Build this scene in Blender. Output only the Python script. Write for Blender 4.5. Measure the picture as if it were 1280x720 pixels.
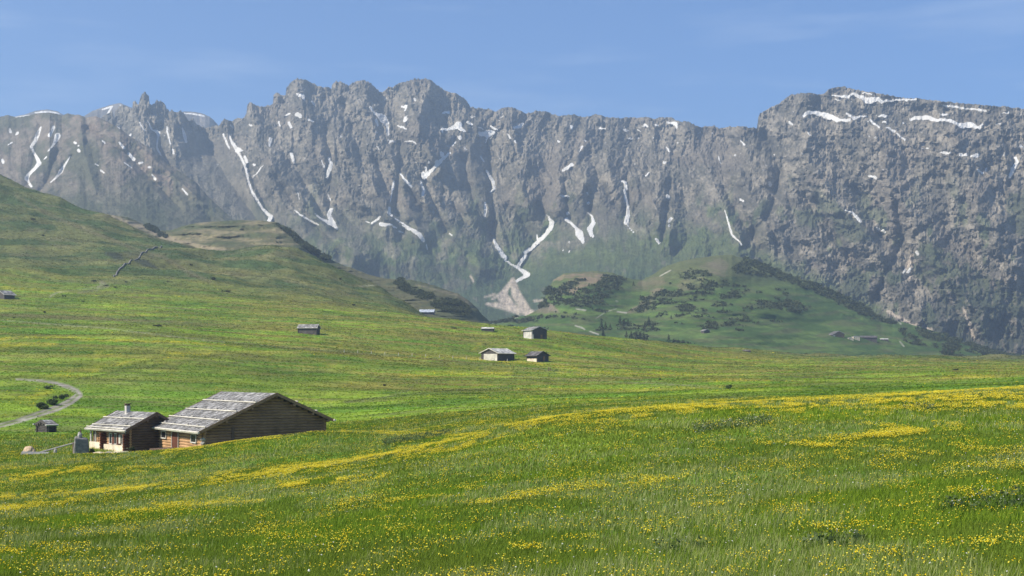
import bpy, math, random
import numpy as np
from mathutils import Vector, Matrix

# ------------------------------------------------------------------ camera, sky, sun, exposure
for o in list(bpy.data.objects): bpy.data.objects.remove(o)
scene = bpy.context.scene
COL = scene.collection
F = 1778.0          # focal length in photo pixels (50 mm lens on a 36 mm frame, 1280 wide)
HOR = 470.0         # pixel row of the eye level
cam_d = bpy.data.cameras.new('camera'); cam = bpy.data.objects.new('camera', cam_d); COL.objects.link(cam)
cam_d.sensor_width = 36; cam_d.lens = 50.0; cam_d.clip_start = 0.3; cam_d.clip_end = 60000
cam_d.shift_y = (HOR-360)/1280.0
cam.location = (0,0,0); cam.rotation_euler = (math.radians(90),0,0)
scene.camera = cam

SUN_EL, SUN_AZ = math.radians(43), math.radians(-113)      # azimuth measured from +Y towards +X
sdir = Vector((math.sin(SUN_AZ)*math.cos(SUN_EL), math.cos(SUN_AZ)*math.cos(SUN_EL), math.sin(SUN_EL)))
sd = bpy.data.lights.new('sun','SUN'); sd.energy = 5.0; sd.angle = math.radians(0.5); sd.color = (1.0,0.92,0.78)
sun = bpy.data.objects.new('sun', sd); COL.objects.link(sun); sun.rotation_euler = sdir.to_track_quat('Z','Y').to_euler()

w = bpy.data.worlds.new('World'); scene.world = w; w.use_nodes = True
nt = w.node_tree; nt.nodes.clear()
out = nt.nodes.new('ShaderNodeOutputWorld'); bg = nt.nodes.new('ShaderNodeBackground'); bg.inputs[1].default_value = 0.108
sky = nt.nodes.new('ShaderNodeTexSky'); sky.sky_type = 'NISHITA'; sky.sun_disc = False
sky.sun_elevation = SUN_EL; sky.sun_rotation = SUN_AZ
sky.altitude = 3200; sky.air_density = 1.15; sky.dust_density = 0.0; sky.ozone_density = 8.0
# thin cirrus streaks: a little white mixed in by direction
tc = nt.nodes.new('ShaderNodeTexCoord'); mp = nt.nodes.new('ShaderNodeMapping'); mp.inputs['Scale'].default_value = (2.2,2.2,16)
mp.inputs['Rotation'].default_value = (0,math.radians(6),0)
nz = nt.nodes.new('ShaderNodeTexNoise'); nz.inputs['Scale'].default_value = 2.3; nz.inputs['Detail'].default_value = 5; nz.inputs['Roughness'].default_value = .55
rp = nt.nodes.new('ShaderNodeMapRange'); rp.inputs[1].default_value = .5; rp.inputs[2].default_value = .8; rp.inputs[3].default_value = 0; rp.inputs[4].default_value = .24
mx = nt.nodes.new('ShaderNodeMix'); mx.data_type='RGBA'; mx.inputs[7].default_value = (5.5,6.2,7.2,1)
nt.links.new(tc.outputs['Generated'], mp.inputs[0]); nt.links.new(mp.outputs[0], nz.inputs['Vector']); nt.links.new(nz.outputs['Fac'], rp.inputs[0])
nt.links.new(rp.outputs[0], mx.inputs[0]); nt.links.new(sky.outputs[0], mx.inputs[6]); nt.links.new(mx.outputs[2], bg.inputs[0]); nt.links.new(bg.outputs[0], out.inputs[0])

scene.view_settings.view_transform = 'Standard'; scene.view_settings.look = 'None'
scene.view_settings.exposure = 0.72; scene.view_settings.gamma = 1.0; scene.view_settings.use_curve_mapping = False
scene.cycles.max_bounces = 5; scene.cycles.diffuse_bounces = 2; scene.cycles.glossy_bounces = 1
scene.cycles.volume_bounces = 0; scene.cycles.transparent_max_bounces = 8
scene.cycles.use_denoising = True
HAZE_DENSITY = 1.85e-4

# ------------------------------------------------------------------ numpy noise helpers
rng = np.random.default_rng(7)
f32 = np.float32
def _h(ix, iy, seed):
    a = (ix.astype(np.int64)*374761393 + iy.astype(np.int64)*668265263 + seed*974711) & 0xffffffff
    a = ((a ^ (a >> 13))*1274126177) & 0xffffffff
    return ((a ^ (a >> 16)) & 0xffff).astype(f32)/65535.0
def pn(x, y, seed=0):
    ix = np.floor(x); iy = np.floor(y); fx = (x-ix).astype(f32); fy = (y-iy).astype(f32)
    ux = fx*fx*fx*(fx*(fx*6-15)+10); uy = fy*fy*fy*(fy*(fy*6-15)+10)
    def g(dx,dy):
        a = _h(ix+dx, iy+dy, seed)*6.2831853
        return np.cos(a)*(fx-dx)+np.sin(a)*(fy-dy)
    a = g(0,0); b = g(1,0); c = g(0,1); d = g(1,1)
    return ((a*(1-ux)+b*ux)*(1-uy)+(c*(1-ux)+d*ux)*uy)*1.5
def fbm(x, y, o=4, seed=0, g=.5):
    s = 0; a = 1
    for i in range(o): s = s + a*pn(x*2**i, y*2**i, seed+i*17); a *= g
    return s
def ridged(x, y, o=4, seed=0, g=.5):
    s = 0; a = 1
    for i in range(o): s = s + a*(1-2*np.abs(pn(x*2**i, y*2**i, seed+i*17))); a *= g
    return s
def gullies(x, y, fx, fy, seed):
    """stripes that run along the local fall direction (fx,fy); returns value and gradient"""
    n = np.sqrt(fx*fx+fy*fy)+1e-6; px = -fy/n; py = fx/n       # across the fall line
    ix = np.floor(x); iy = np.floor(y); rx = (x-ix).astype(f32); ry = (y-iy).astype(f32)
    va = 0; gx = 0; gy = 0; wt = 0
    for i in (-1,0,1,2):
        for j in (-1,0,1,2):
            hx = _h(ix+i, iy+j, seed)*.9; hy = _h(ix+i, iy+j, seed+5)*.9
            dx = rx-i-hx+.45; dy = ry-j-hy+.45
            ww = np.exp(-(dx*dx+dy*dy)*2.0); wt = wt+ww
            m = (dx*px+dy*py)*6.2831853
            va = va+np.cos(m)*ww; s = -np.sin(m)*ww*6.2831853
            gx = gx+s*px; gy = gy+s*py
    return np.arcsin(np.clip(va/wt,-.98,.98))*.72, gx/wt, gy/wt
def sm(a, b, x):
    t = np.clip((x-a)/(b-a),0,1); return t*t*(3-2*t)
def pl(pts, u):
    p = np.array(pts, float); return np.interp(u, p[:,0], p[:,1])
def pls(pts,u,r=45):
    return sum(pl(pts,u+r*q)*w_ for q,w_ in ((-1.5,.07),(-1,.13),(-.5,.18),(0,.24),(.5,.18),(1,.13),(1.5,.07)))
def stroke(U, Y, pts, soft=1.0, mask=None):
    """signed coverage of a tapering stroke given as (x,y,width) in photo pixels on the sheet"""
    if mask is None: mask = np.zeros(U.shape, f32)
    for (x0,y0,w0),(x1,y1,w1) in zip(pts[:-1],pts[1:]):
        m = max(w0,w1)+soft*2+2
        sel = (U>min(x0,x1)-m)&(U<max(x0,x1)+m)&(Y>min(y0,y1)-m)&(Y<max(y0,y1)+m)
        if not sel.any(): continue
        uu = U[sel]; yy = Y[sel]; dx = x1-x0; dy = y1-y0; L = dx*dx+dy*dy+1e-6
        t = np.clip(((uu-x0)*dx+(yy-y0)*dy)/L,0,1)
        d = np.hypot(uu-x0-t*dx, yy-y0-t*dy); ww = (w0+(w1-w0)*t)*.5
        mask[sel] = np.maximum(mask[sel], np.clip((ww-d)/soft+.5,0,1))
    return mask
def poly(U, Y, pts, soft=1.5, jag=0, seed=3):
    """soft-edged polygon on the sheet"""
    p = np.array(pts, float); n = len(p)
    m = 6+jag*2+soft
    sel = (U>p[:,0].min()-m)&(U<p[:,0].max()+m)&(Y>p[:,1].min()-m)&(Y<p[:,1].max()+m)
    out = np.zeros(U.shape, f32)
    if not sel.any(): return out
    x = U[sel].astype(float); y = Y[sel].astype(float)
    if jag:
        ox = jag*fbm(x/9,y/6,3,seed); oy = jag*.7*fbm(x/9+40,y/6,3,seed+9); x = x+ox; y = y+oy
    ins = np.zeros(x.shape,bool); dd = np.full(x.shape,1e9)
    for i in range(n):
        x0,y0 = p[i]; x1,y1 = p[(i+1)%n]
        c = ((y0>y)!=(y1>y)) & (x < (x1-x0)*(y-y0)/((y1-y0) if y1!=y0 else 1e-9)+x0)
        ins ^= c
        dx=x1-x0; dy=y1-y0; t=np.clip(((x-x0)*dx+(y-y0)*dy)/(dx*dx+dy*dy+1e-9),0,1)
        dd = np.minimum(dd, np.hypot(x-x0-t*dx,y-y0-t*dy))
    out[sel] = np.clip(np.where(ins,dd,-dd)/soft+.5,0,1)
    return out
def pchip(ys, s):
    """ys: (K,n) values at integer knots, s: (m,) params -> (m,n), monotone cubic"""
    ys = np.asarray(ys, float); K = ys.shape[0]; d = np.diff(ys,axis=0); m = np.zeros_like(ys)
    prod = d[:-1]*d[1:]; ok = prod>0
    with np.errstate(divide='ignore',invalid='ignore'):
        hm = 2*prod/(d[:-1]+d[1:])
    m[1:-1] = np.where(ok, hm, 0); m[0]=d[0]; m[-1]=d[-1]
    k = np.clip(np.floor(s).astype(int),0,K-2); t = (s-k)[:,None]
    h00=(1+2*t)*(1-t)**2; h10=t*(1-t)**2; h01=t*t*(3-2*t); h11=t*t*(t-1)
    return h00*ys[k]+h10*m[k]+h01*ys[k+1]+h11*m[k+1]

# ------------------------------------------------------------------ mesh + material helpers
def tag(o, label=None, cat=None, group=None, kind=None):
    if label: o['label']=label
    if cat: o['category']=cat
    if group: o['group']=group
    if kind: o['kind']=kind
    return o
def mesh_np(name, verts, faces, mat, attrs=None, smooth=False, parent=None):
    """verts (n,3), faces (m,3|4)"""
    me = bpy.data.meshes.new(name); n=len(verts); m,k=faces.shape
    me.vertices.add(n); me.vertices.foreach_set('co', np.ascontiguousarray(verts,f32).ravel())
    me.loops.add(m*k); me.loops.foreach_set('vertex_index', np.ascontiguousarray(faces,np.int32).ravel())
    me.polygons.add(m); me.polygons.foreach_set('loop_start', np.arange(0,m*k,k,dtype=np.int32))
    me.polygons.foreach_set('use_smooth', np.full(m,smooth))
    me.update(calc_edges=True)
    for an,(kind,dat) in (attrs or {}).items():
        if kind=='C':
            a=me.color_attributes.new(an,'FLOAT_COLOR','POINT'); c=np.ones((n,4),f32); c[:,:3]=dat; a.data.foreach_set('color',c.ravel())
        else:
            a=me.attributes.new(an,'FLOAT','POINT'); a.data.foreach_set('value',np.ascontiguousarray(dat,f32).ravel())
    me.materials.append(mat)
    o=bpy.data.objects.new(name,me); COL.objects.link(o)
    if parent: o.parent=parent
    return o
def new_mat(name, rough=.9, spec=.2):
    m=bpy.data.materials.new(name); m.use_nodes=True; n=m.node_tree.nodes; b=n['Principled BSDF']
    b.inputs['Roughness'].default_value=rough; b.inputs['Specular IOR Level'].default_value=spec
    return m,m.node_tree,b
def N(nt,t,**kw):
    n=nt.nodes.new(t)
    for k,v in kw.items():
        if k in n.inputs: n.inputs[k].default_value=v
        else: setattr(n,k,v)
    return n
def noise(nt, scale, detail=4, rough=.6, vec=None, coord='Object', sc=None):
    t=nt.nodes.new('ShaderNodeTexCoord'); n=N(nt,'ShaderNodeTexNoise'); n.inputs['Scale'].default_value=scale
    n.inputs['Detail'].default_value=detail; n.inputs['Roughness'].default_value=rough
    src=t.outputs[coord]
    if sc:
        mp=nt.nodes.new('ShaderNodeMapping'); mp.inputs['Scale'].default_value=sc; nt.links.new(src,mp.inputs[0]); src=mp.outputs[0]
    nt.links.new(src,n.inputs['Vector']); return n.outputs['Fac']
def rng_map(nt, src, a,b,c,d):
    n=nt.nodes.new('ShaderNodeMapRange'); 
    for i,v in enumerate((a,b,c,d)): n.inputs[i+1].default_value=v
    nt.links.new(src,n.inputs[0]); return n.outputs[0]
def mixc(nt, fac, a, b, mode='MIX'):
    n=nt.nodes.new('ShaderNodeMix'); n.data_type='RGBA'; n.blend_type=mode
    for sock,v in ((n.inputs[0],fac),(n.inputs[6],a),(n.inputs[7],b)):
        if hasattr(v,'is_linked'): nt.links.new(v,sock)
        elif isinstance(v,(int,float)): sock.default_value=v
        else: sock.default_value=(*v,1)
    return n.outputs[2]
def bump(nt,b,src,strength,dist):
    n=nt.nodes.new('ShaderNodeBump'); n.inputs['Strength'].default_value=strength; n.inputs['Distance'].default_value=dist
    nt.links.new(src,n.inputs['Height']); nt.links.new(n.outputs[0],b.inputs['Normal'])
def scal(nt, src, lo, hi):
    """grey multiplier colour from a 0..1 noise"""
    v=rng_map(nt,src,.3,.7,lo,hi); c=nt.nodes.new('ShaderNodeCombineColor')
    for i in range(3): nt.links.new(v,c.inputs[i])
    return c.outputs[0]

# rock / snow material driven by the sheet's own colour and snow attributes
def rock_material():
    m,nt,b=new_mat('mountain_rock',.95,.1)
    a=N(nt,'ShaderNodeAttribute'); a.attribute_name='Col'
    s=N(nt,'ShaderNodeAttribute'); s.attribute_name='snow'
    n1=noise(nt,.09,6,.7); n2=noise(nt,.022,4,.6)
    c=mixc(nt,1.0,a.outputs['Color'],scal(nt,n1,.62,1.38),'MULTIPLY')
    c=mixc(nt,1.0,c,scal(nt,n2,.82,1.18),'MULTIPLY')
    ns=noise(nt,.07,4,.6)
    ma=nt.nodes.new('ShaderNodeMath'); ma.operation='MULTIPLY_ADD'; nt.links.new(ns,ma.inputs[0]); ma.inputs[1].default_value=.5; nt.links.new(s.outputs['Fac'],ma.inputs[2])
    f=rng_map(nt,ma.outputs[0],.62,.90,0,1)
    c=mixc(nt,f,c,mixc(nt,rng_map(nt,n2,.3,.7,0,1),(.58,.56,.52),(.82,.81,.78)))
    nt.links.new(c,b.inputs['Base Color']); bump(nt,b,n1,1.0,7.0)
    return m
def ground_material(name, bs=.35, bd=.4):
    m,nt,b=new_mat(name,.9,.1)
    a=N(nt,'ShaderNodeAttribute'); a.attribute_name='Col'
    n1=noise(nt,.22,8,.72); n2=noise(nt,1.7,5,.7); n3=noise(nt,.035,5,.6)
    c=mixc(nt,1.0,a.outputs['Color'],scal(nt,n1,.55,1.45),'MULTIPLY')
    c=mixc(nt,1.0,c,scal(nt,n2,.72,1.28),'MULTIPLY')
    c=mixc(nt,1.0,c,scal(nt,n3,.85,1.15),'MULTIPLY')
    nt.links.new(c,b.inputs['Base Color']); bump(nt,b,n1,bs,bd)
    return m
MAT_ROCK=rock_material(); MAT_GROUND=ground_material('meadow_turf'); MAT_HILL=ground_material('alpine_turf',.8,1.6)

class Sheet:
    """one piece of terrain: columns fan out from the viewpoint's meridian, rows run from near to far.
       rows = list of (distance, height) knots per column."""
    def __init__(s, U, D, H, nsub, dmin=20.0):
        s.U=np.asarray(U,float); par=np.concatenate([np.linspace(k,k+1,n,endpoint=False) for k,n in enumerate(nsub)]+[[len(nsub)]])
        s.par=par
        s.D=pchip(D,par); s.H=pchip(H,par); s.dmin=dmin
        s.UU=np.broadcast_to(s.U[None,:],s.D.shape).copy()
    def X(s): return (s.UU-640)/F*np.maximum(s.D,s.dmin)
    def Y(s): return HOR-F*s.H/np.maximum(s.D,s.dmin)
    def verts(s): return np.stack([s.X(),s.D,s.H],-1)
    def build(s,name,mat,attrs,smooth=False):
        R,Cn=s.D.shape; v=s.verts(); s.V=v
        i=np.arange(R*Cn).reshape(R,Cn)
        f=np.stack([i[:-1,:-1],i[:-1,1:],i[1:,1:],i[1:,:-1]],-1).reshape(-1,4)
        at={k:(t,dd.reshape(-1,3) if t=='C' else dd.ravel()) for k,(t,dd) in attrs.items()}
        s.obj=mesh_np(name,v.reshape(-1,3),f,mat,at,smooth)
        return s.obj
    def at(s,u,y):
        """the first point of the surface seen at photo pixel (u,y)"""
        c=np.interp(u,s.U,np.arange(len(s.U))); c0=int(c); t=c-c0; c1=min(c0+1,len(s.U)-1)
        v=s.V[:,c0]*(1-t)+s.V[:,c1]*t; yy=HOR-F*v[:,2]/np.maximum(v[:,1],s.dmin)
        for k in range(len(yy)-1):
            if v[k,1]<s.dmin: continue
            if yy[k]>=y>yy[k+1]:
                q=(yy[k]-y)/(yy[k]-yy[k+1]); return Vector(v[k]*(1-q)+v[k+1]*q)
        return Vector(v[int(np.argmin(np.abs(yy-y)))])
    def ground(s,x,yw):
        u=640+F*x/max(yw,s.dmin); c=np.interp(u,s.U,np.arange(len(s.U))); c0=int(c); t=c-c0; c1=min(c0+1,len(s.U)-1)
        v=s.V[:,c0]*(1-t)+s.V[:,c1]*t
        return float(np.interp(yw,v[:,1],v[:,2]))
    def scatter(s,n,weight,seed=0,lod=None):
        """n random surface points with probability ~ true area * weight (per-vertex array)"""
        r=np.random.default_rng(seed); V=s.V
        e1=V[:-1,1:]-V[:-1,:-1]; e2=V[1:,:-1]-V[:-1,:-1]
        A=np.linalg.norm(np.cross(e1,e2),axis=-1)*weight[:-1,:-1]
        p=A.ravel().astype(float); c=np.cumsum(p); idx=np.searchsorted(c,r.random(n)*c[-1]); idx=np.minimum(idx,len(p)-1)
        ri=idx//A.shape[1]; ci=idx%A.shape[1]; a=r.random(n)[:,None]; b=r.random(n)[:,None]
        P=(V[ri,ci]*(1-a)+V[ri,ci+1]*a)*(1-b)+(V[ri+1,ci]*(1-a)+V[ri+1,ci+1]*a)*b
        return P,ri,ci
def blur(Z,k):
    for ax in (0,1):
        c=np.cumsum(np.pad(Z,[(k+1,k) if i==ax else (0,0) for i in (0,1)],mode='edge'),axis=ax)
        Z=(np.take(c,range(2*k+1,c.shape[ax]),axis=ax)-np.take(c,range(0,c.shape[ax]-2*k-1),axis=ax))/(2*k+1)
    return Z
def ucols(lo,a,b,hi,fine,coarse):
    return np.concatenate([np.arange(lo,a,coarse),np.arange(a,b,fine),np.arange(b,hi+1,coarse)])
hy=lambda y,d:(HOR-y)/F*d

# ================================================================== MEADOW (one sheet from behind the camera to the horizon)
U=ucols(-1500,-40,1320,2780,1.6,20); n=len(U); one=np.ones(n)
kn=[]       # (d, h) rows
kn.append((-60*one,-1.0*one)); kn.append((0*one,-1.68*one))
def row(dp,yp):
    d=pl(dp,U) if not np.isscalar(dp) else dp*one; y=pl(yp,U); kn.append((d,hy(y,d)))
row(25,[(-700,735),(0,726),(640,720),(1280,716)])
row(42,[(-700,690),(0,672),(400,660),(640,640),(1280,600),(1980,590)])
row(62,[(-700,660),(0,643),(200,628),(400,608),(640,580),(854,560),(1280,538),(1980,530)])
row([(-700,84),(600,84),(1280,96)],[(-700,645),(-100,632),(0,626),(133,612),(200,603),(267,598),(333,591),(427,580),(527,562),(577,552),(627,537),(677,527),(727,520),(790,514),(854,510),(986,502),(1120,495),(1280,486),(1980,470)])
row([(-700,102),(600,102),(1280,125)],[(-700,628),(0,606),(200,591),(333,580),(427,575),(527,562),(600,550),(677,536),(727,529),(854,516),(1120,500),(1280,490),(1980,474)])
row([(-700,126),(200,128),(400,126),(600,128),(800,140),(1280,180)],[(-700,605),(0,580),(100,573),(200,567),(250,561),(300,553),(395,541),(440,541),(500,545),(600,537),(727,521),(854,510),(1120,494),(1280,486),(1980,470)])
row([(-700,146),(600,146),(800,160),(1280,215)],[(-700,590),(0,568),(100,567),(200,567),(300,562),(400,549),(500,541),(600,528),(727,514),(854,504),(1120,489),(1280,481),(1980,468)])
row([(-700,178),(600,178),(800,190),(1280,250)],[(-700,560),(0,541),(60,540),(200,537),(400,528),(600,513),(727,502),(854,497),(1120,484),(1280,478),(1980,466)])
row([(0,225),(1280,310)],[(-700,520),(0,506),(200,502),(400,502),(600,496),(854,486),(1120,477),(1280,472),(1980,463)])
row([(0,300),(1280,400)],[(-700,475),(0,466),(200,463),(400,467),(600,470),(854,474),(1280,466),(1980,460)])
row([(0,400),(1280,520)],[(-700,430),(0,425),(200,425),(386,433),(480,440),(600,447),(670,450),(854,461),(1280,461),(1980,457)])
row([(0,500),(1280,640)],[(-700,395),(0,399),(200,402),(386,407),(500,413),(600,419),(670,421),(854,447),(1000,453),(1280,457),(1980,455)])
row([(0,620),(500,640),(700,640),(900,700),(1280,800)],[(-700,350),(0,368),(200,376),(400,387),(500,395),(545,401),(570,402),(597,406),(640,411),(700,418),(800,428),(900,438),(1000,447),(1100,452),(1280,452.5),(1980,452)])
row([(0,780),(500,730),(560,720),(640,780),(1280,930)],[(-700,290),(0,318),(200,338),(400,364),(480,384),(520,398),(560,411),(600,418),(700,428),(800,438),(900,448),(1100,462),(1280,462),(1980,462)])
crestL=[(-700,120),(-200,165),(0,224),(20,233),(50,246),(75,254),(100,266),(130,277),(150,287),(175,296),(200,305),(225,309),(240,313),(260,318),(290,318),(320,312),(340,312),(360,318),(380,327),(400,335),(430,347),(450,355),(480,367),(500,379),(515,391),(530,400),(545,406),(570,414),(600,428),(700,440),(900,460),(1100,478),(1980,480)]
row([(-700,1300),(0,1150),(200,1000),(400,900),(560,800),(640,900),(1280,1050)],crestL)
d0,h0=kn[-1]; 
kn.append((d0+160, h0-np.where(U<560,45,20))); 
kn.append((1700*one,-10*one)); kn.append((3500*one,-30*one)); kn.append((5000*one,-50*one)); kn.append((8800*one,-90*one))
ns=[3,12,14,26,24,12,18,18,26,34,44,40,40,44,60,90,12,10,8,5,3]
M=Sheet(U,[a for a,b in kn],[b for a,b in kn],ns)
X=M.X(); Yd=M.D
# real undulation: swells, old mowing terraces and hummocks
fade=sm(6,30,Yd)
und=.25*fbm(X/34,Yd/30,3,11)+sm(150,260,Yd)*.75*fbm(X/70,Yd/38,3,13)+.16*fbm(X/11,Yd/9,3,23)
terr=.30*ridged(X/40+.3*pn(X/60,Yd/60,5),Yd/16+.6*pn(X/50,Yd/40,8),2,31)
far=sm(560,800,Yd)
hum=far*(3.6*fbm(X/80,Yd/70,4,41)+1.8*ridged(X/55,Yd/38,4,47))*sm(1300,1100,Yd)
flat_farm=1-sm(60,20,np.hypot(X+20,Yd-148))*.0
M.H=M.H+fade*(und+terr*sm(90,200,Yd))*(.55+.0*X)*np.clip(.6+Yd/400,0,1.6)*(Yd<1500)+hum*.8
# keep the visible far edge of the meadow true
Yp=M.Y(); UU=M.UU
# ---- ground colours (real-world albedo)
def C(*c): return np.array(c,f32)
def lerp(a,b,t): return a*(1-t[...,None])+b*t[...,None]
G1=C(.080,.155,.014); G2=C(.150,.225,.020); G3=C(.125,.145,.040); G4=C(.16,.145,.075); BR=C(.17,.14,.085); YEL=C(.58,.48,.03)
base=np.broadcast_to(G1,X.shape+(3,)).copy()
nA=fbm(X/45,Yd/30,4,61); nB=fbm(X/22,Yd/6,4,67); nC=fbm(X/7,Yd/5,3,71)
base=lerp(base,G2,sm(-.25,.45,nA+.4*nC))
base=lerp(base,G3,sm(.05,.65,nB)*.7)
# drier, streakier meadow further off
dry=sm(210,330,Yd)*sm(900,700,Yd)
streak=fbm(X/60,Yd/7,4,79)
drym=dry*sm(300,520,UU+.0*Yd+120*(Yd>260)*sm(470,430,Yp))
base=lerp(base,C(.165,.165,.032),dry*.6*sm(-.3,.4,streak))
base=lerp(base,C(.20,.175,.040),drym*.65*sm(-.2,.4,streak+.3*nC))
base=lerp(base,C(.10,.085,.035),dry*sm(.35,.6,fbm(X/50,Yd/6,4,85))*.5)
# hillside: duller
hill=sm(600,760,Yd)*(Yd<1500)
up=sm(365,300,Yp+.10*(UU-0)*0)
hn=fbm(X/40,Yd/40,5,90)
base=lerp(base,lerp(np.broadcast_to(C(.052,.080,.030),base.shape),C(.105,.115,.044),sm(-.25,.25,hn)),hill*sm(385,320,Yp-.16*UU*(UU>0)+.0))
tan=hill*sm(.1,.5,ridged(X/90,Yd/25,4,97)*.5+.5*fbm(X/25,Yd/25,3,98)-.45)
base=lerp(base,C(.16,.135,.075),np.clip(tan,0,1)*.4)
big=fbm(X/85,Yd/20,4,131)*sm(120,220,Yd); base=base*(1.05+.38*np.clip(big,-.6,.8)*(1-.4*sm(500,700,Yd)))[...,None]
base=lerp(base,C(.16,.15,.035),sm(.1,.5,fbm(X/70,Yd/12,4,135))*dry*.5)
# bands read off the place: flower carpets, pale mown strips, paths
def band(pts,soft): return stroke(UU,Yp,pts,soft)
yel=np.zeros_like(X)
def yb(pts,soft,amt,jit=0.5):
    global yel
    m=band(pts,soft)*amt; yel=np.maximum(yel,m)
near=(Yd<200)
yb([(1300,494,10),(1120,503,12),(986,508,11),(854,515,10),(727,526,10),(677,531,8),(627,541,9),(577,556,9),(527,566,9),(427,583,7),(333,595,5),(267,602,3)],15,.8)
yb([(0,605,9),(60,594,7),(117,586,3)],5,.9)
yb([(0,624,6),(133,617,4),(200,611,3)],5,.8)
yb([(120,653,2),(190,640,8),(260,634,10),(333,632,2)],6,.85)
yb([(0,640,5),(60,632,5),(110,628,2)],5,.7)
yb([(0,700,10),(60,697,8),(110,690,4)],8,.75)
yb([(200,567,5),(250,560,7),(300,553,5),(350,548,2)],3,.95)
yb([(560,640,4),(700,618,7),(800,606,9),(860,602,8)],7,.75)
yb([(350,612,8),(480,600,6)],7,.5); yb([(430,640,14),(600,618,10)],12,.35)
yb([(1020,560,9),(1100,548,7),(1160,538,10),(1200,534,4)],7,.95)
yb([(1080,535,7),(1200,537,6)],5,.9); yb([(960,560,4),(1060,556,8)],5,.7)
yb([(1190,625,8),(1270,618,10)],10,.6); yb([(980,700,12),(1120,705,12)],10,.5); yb([(1020,665,10),(1080,672,8)],8,.6)
yb([(640,695,8),(760,685,9),(850,665,7)],9,.6); yb([(854,512,10),(1000,515,12),(1280,505,14)],12,.45)
yb([(860,640,10),(1000,650,10)],10,.3); yb([(1150,690,10),(1270,690,10)],10,.4)
# beyond the barns
yb([(0,424,3),(35,421,3),(90,422,2),(130,426,2),(150,425,3),(230,428,2.5),(300,434,1)],2.5,.9)
yb([(0,432,5),(70,430,4)],4,.8); yb([(120,441,5),(150,445,4)],5,.5)
yb([(200,441,3),(260,443,4)],3,.5); yb([(80,470,6),(120,463,6)],5,.45)
yb([(0,359,3),(60,363,3),(75,366,2)],3,.7); yb([(120,393,1.5),(220,395,1.5),(320,399,1.5)],2,.45)
yb([(480,447,1.5),(530,447,2),(620,451,3),(720,460,3)],3,.6); yb([(500,469,4),(560,467,5),(640,466,3)],4,.75)
yb([(590,438,1.5),(600,430,3)],3,.5); yb([(700,442,3),(854,446,3),(1000,452,2)],4,.35)
yb([(700,465,6),(860,468,6)],6,.55); yb([(880,475,4),(960,478,4)],4,.4); yb([(1180,471,4),(1240,470,4)],4,.5)
yb([(600,497,3),(727,501,3),(854,497,2)],3,.55); yb([(427,540,3),(500,543,3),(600,547,3)],3,.5)
yb([(0,495,10),(40,500,14),(60,490,8)],9,.5); yb([(60,470,4),(160,452,4),(230,445,4)],5,.4); yb([(430,480,2),(640,485,3),(800,487,3),(1000,488,2)],4,.35)
patchy=sm(-.15,.5,fbm(X/4.5,Yd/6.5,4,101)+.25*nC)
YELM=np.clip(yel*1.05,0,1)*(.35+.65*patchy)+.10*sm(.25,.7,fbm(X/10,Yd/14,4,103))
cover=np.where(Yd<155,.16,.50)          # near flowers are modelled one by one, far ones colour the turf
base=lerp(base,YEL,np.clip(YELM*cover*(Yp<720),0,.6)*(Yd<700))
base=lerp(base,C(.10,.15,.02),.0*X)
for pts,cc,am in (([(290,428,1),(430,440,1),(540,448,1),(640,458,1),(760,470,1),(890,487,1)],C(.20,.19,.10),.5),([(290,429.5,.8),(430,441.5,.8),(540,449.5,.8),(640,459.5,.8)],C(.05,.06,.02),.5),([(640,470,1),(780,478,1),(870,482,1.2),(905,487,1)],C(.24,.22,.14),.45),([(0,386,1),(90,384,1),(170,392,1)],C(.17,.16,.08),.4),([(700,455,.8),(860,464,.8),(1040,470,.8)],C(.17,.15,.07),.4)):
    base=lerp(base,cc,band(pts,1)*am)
for pts,sf,am in (([(95,474,2),(125,470,3),(160,459,3),(195,449,2.5),(240,444,1.5)],2,.5),([(0,474,6),(90,474,5)],6,.35),([(427,505,3),(520,494,4),(640,486,3)],4,.35),([(240,450,3),(420,470,4),(640,500,3)],6,.25),([(700,500,3),(900,494,3),(1100,482,2)],3,.3),([(430,543,3),(520,535,4),(640,523,3)],4,.35),([(330,470,4),(560,455,3)],6,.3)):
    base=lerp(base,C(.055,.085,.016),band(pts,sf)*am*(Yd>140))
for pts,sf,am in (([(230,462,10),(330,480,12),(430,470,8)],12,.5),([(180,480,8),(240,500,10)],12,.5),([(440,455,6),(600,462,5)],8,.4),([(20,450,8),(110,452,5)],6,.3)):
    base=lerp(base,C(.11,.20,.016),band(pts,sf)*am*(Yd>140))
# brown band under the left hillside and the pale cattle path
base=lerp(base,C(.11,.095,.05),band([(0,394,5),(120,398,6),(240,404,4),(300,407,2)],4)*.55)
PALE=C(.30,.29,.20)
for pts in ([(0,400,1.2),(60,405,1.2),(130,410,1.4),(200,419,1.2),(280,428,1)],[(62,371,2.2),(70,366,2),(84,364,.8),(100,362,.6),(122,358,.6)],[(122,359,2.5),(126,357,2)]):
    base=lerp(base,PALE,band(pts,1.2)*.5)
base=lerp(base,C(.20,.18,.14),band([(98,366,2),(120,362,3),(135,358,3),(127,354,6)],3)*.5)
base=lerp(base,C(.16,.16,.08),band([(430,503,2),(480,497,2),(510,488,1.5),(524,474,1.2)],2)*.5)
base=lerp(base,C(.045,.06,.02),band([(430,502,1.5),(540,490,1.5),(640,484,1.5)],2)*.6)
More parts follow.
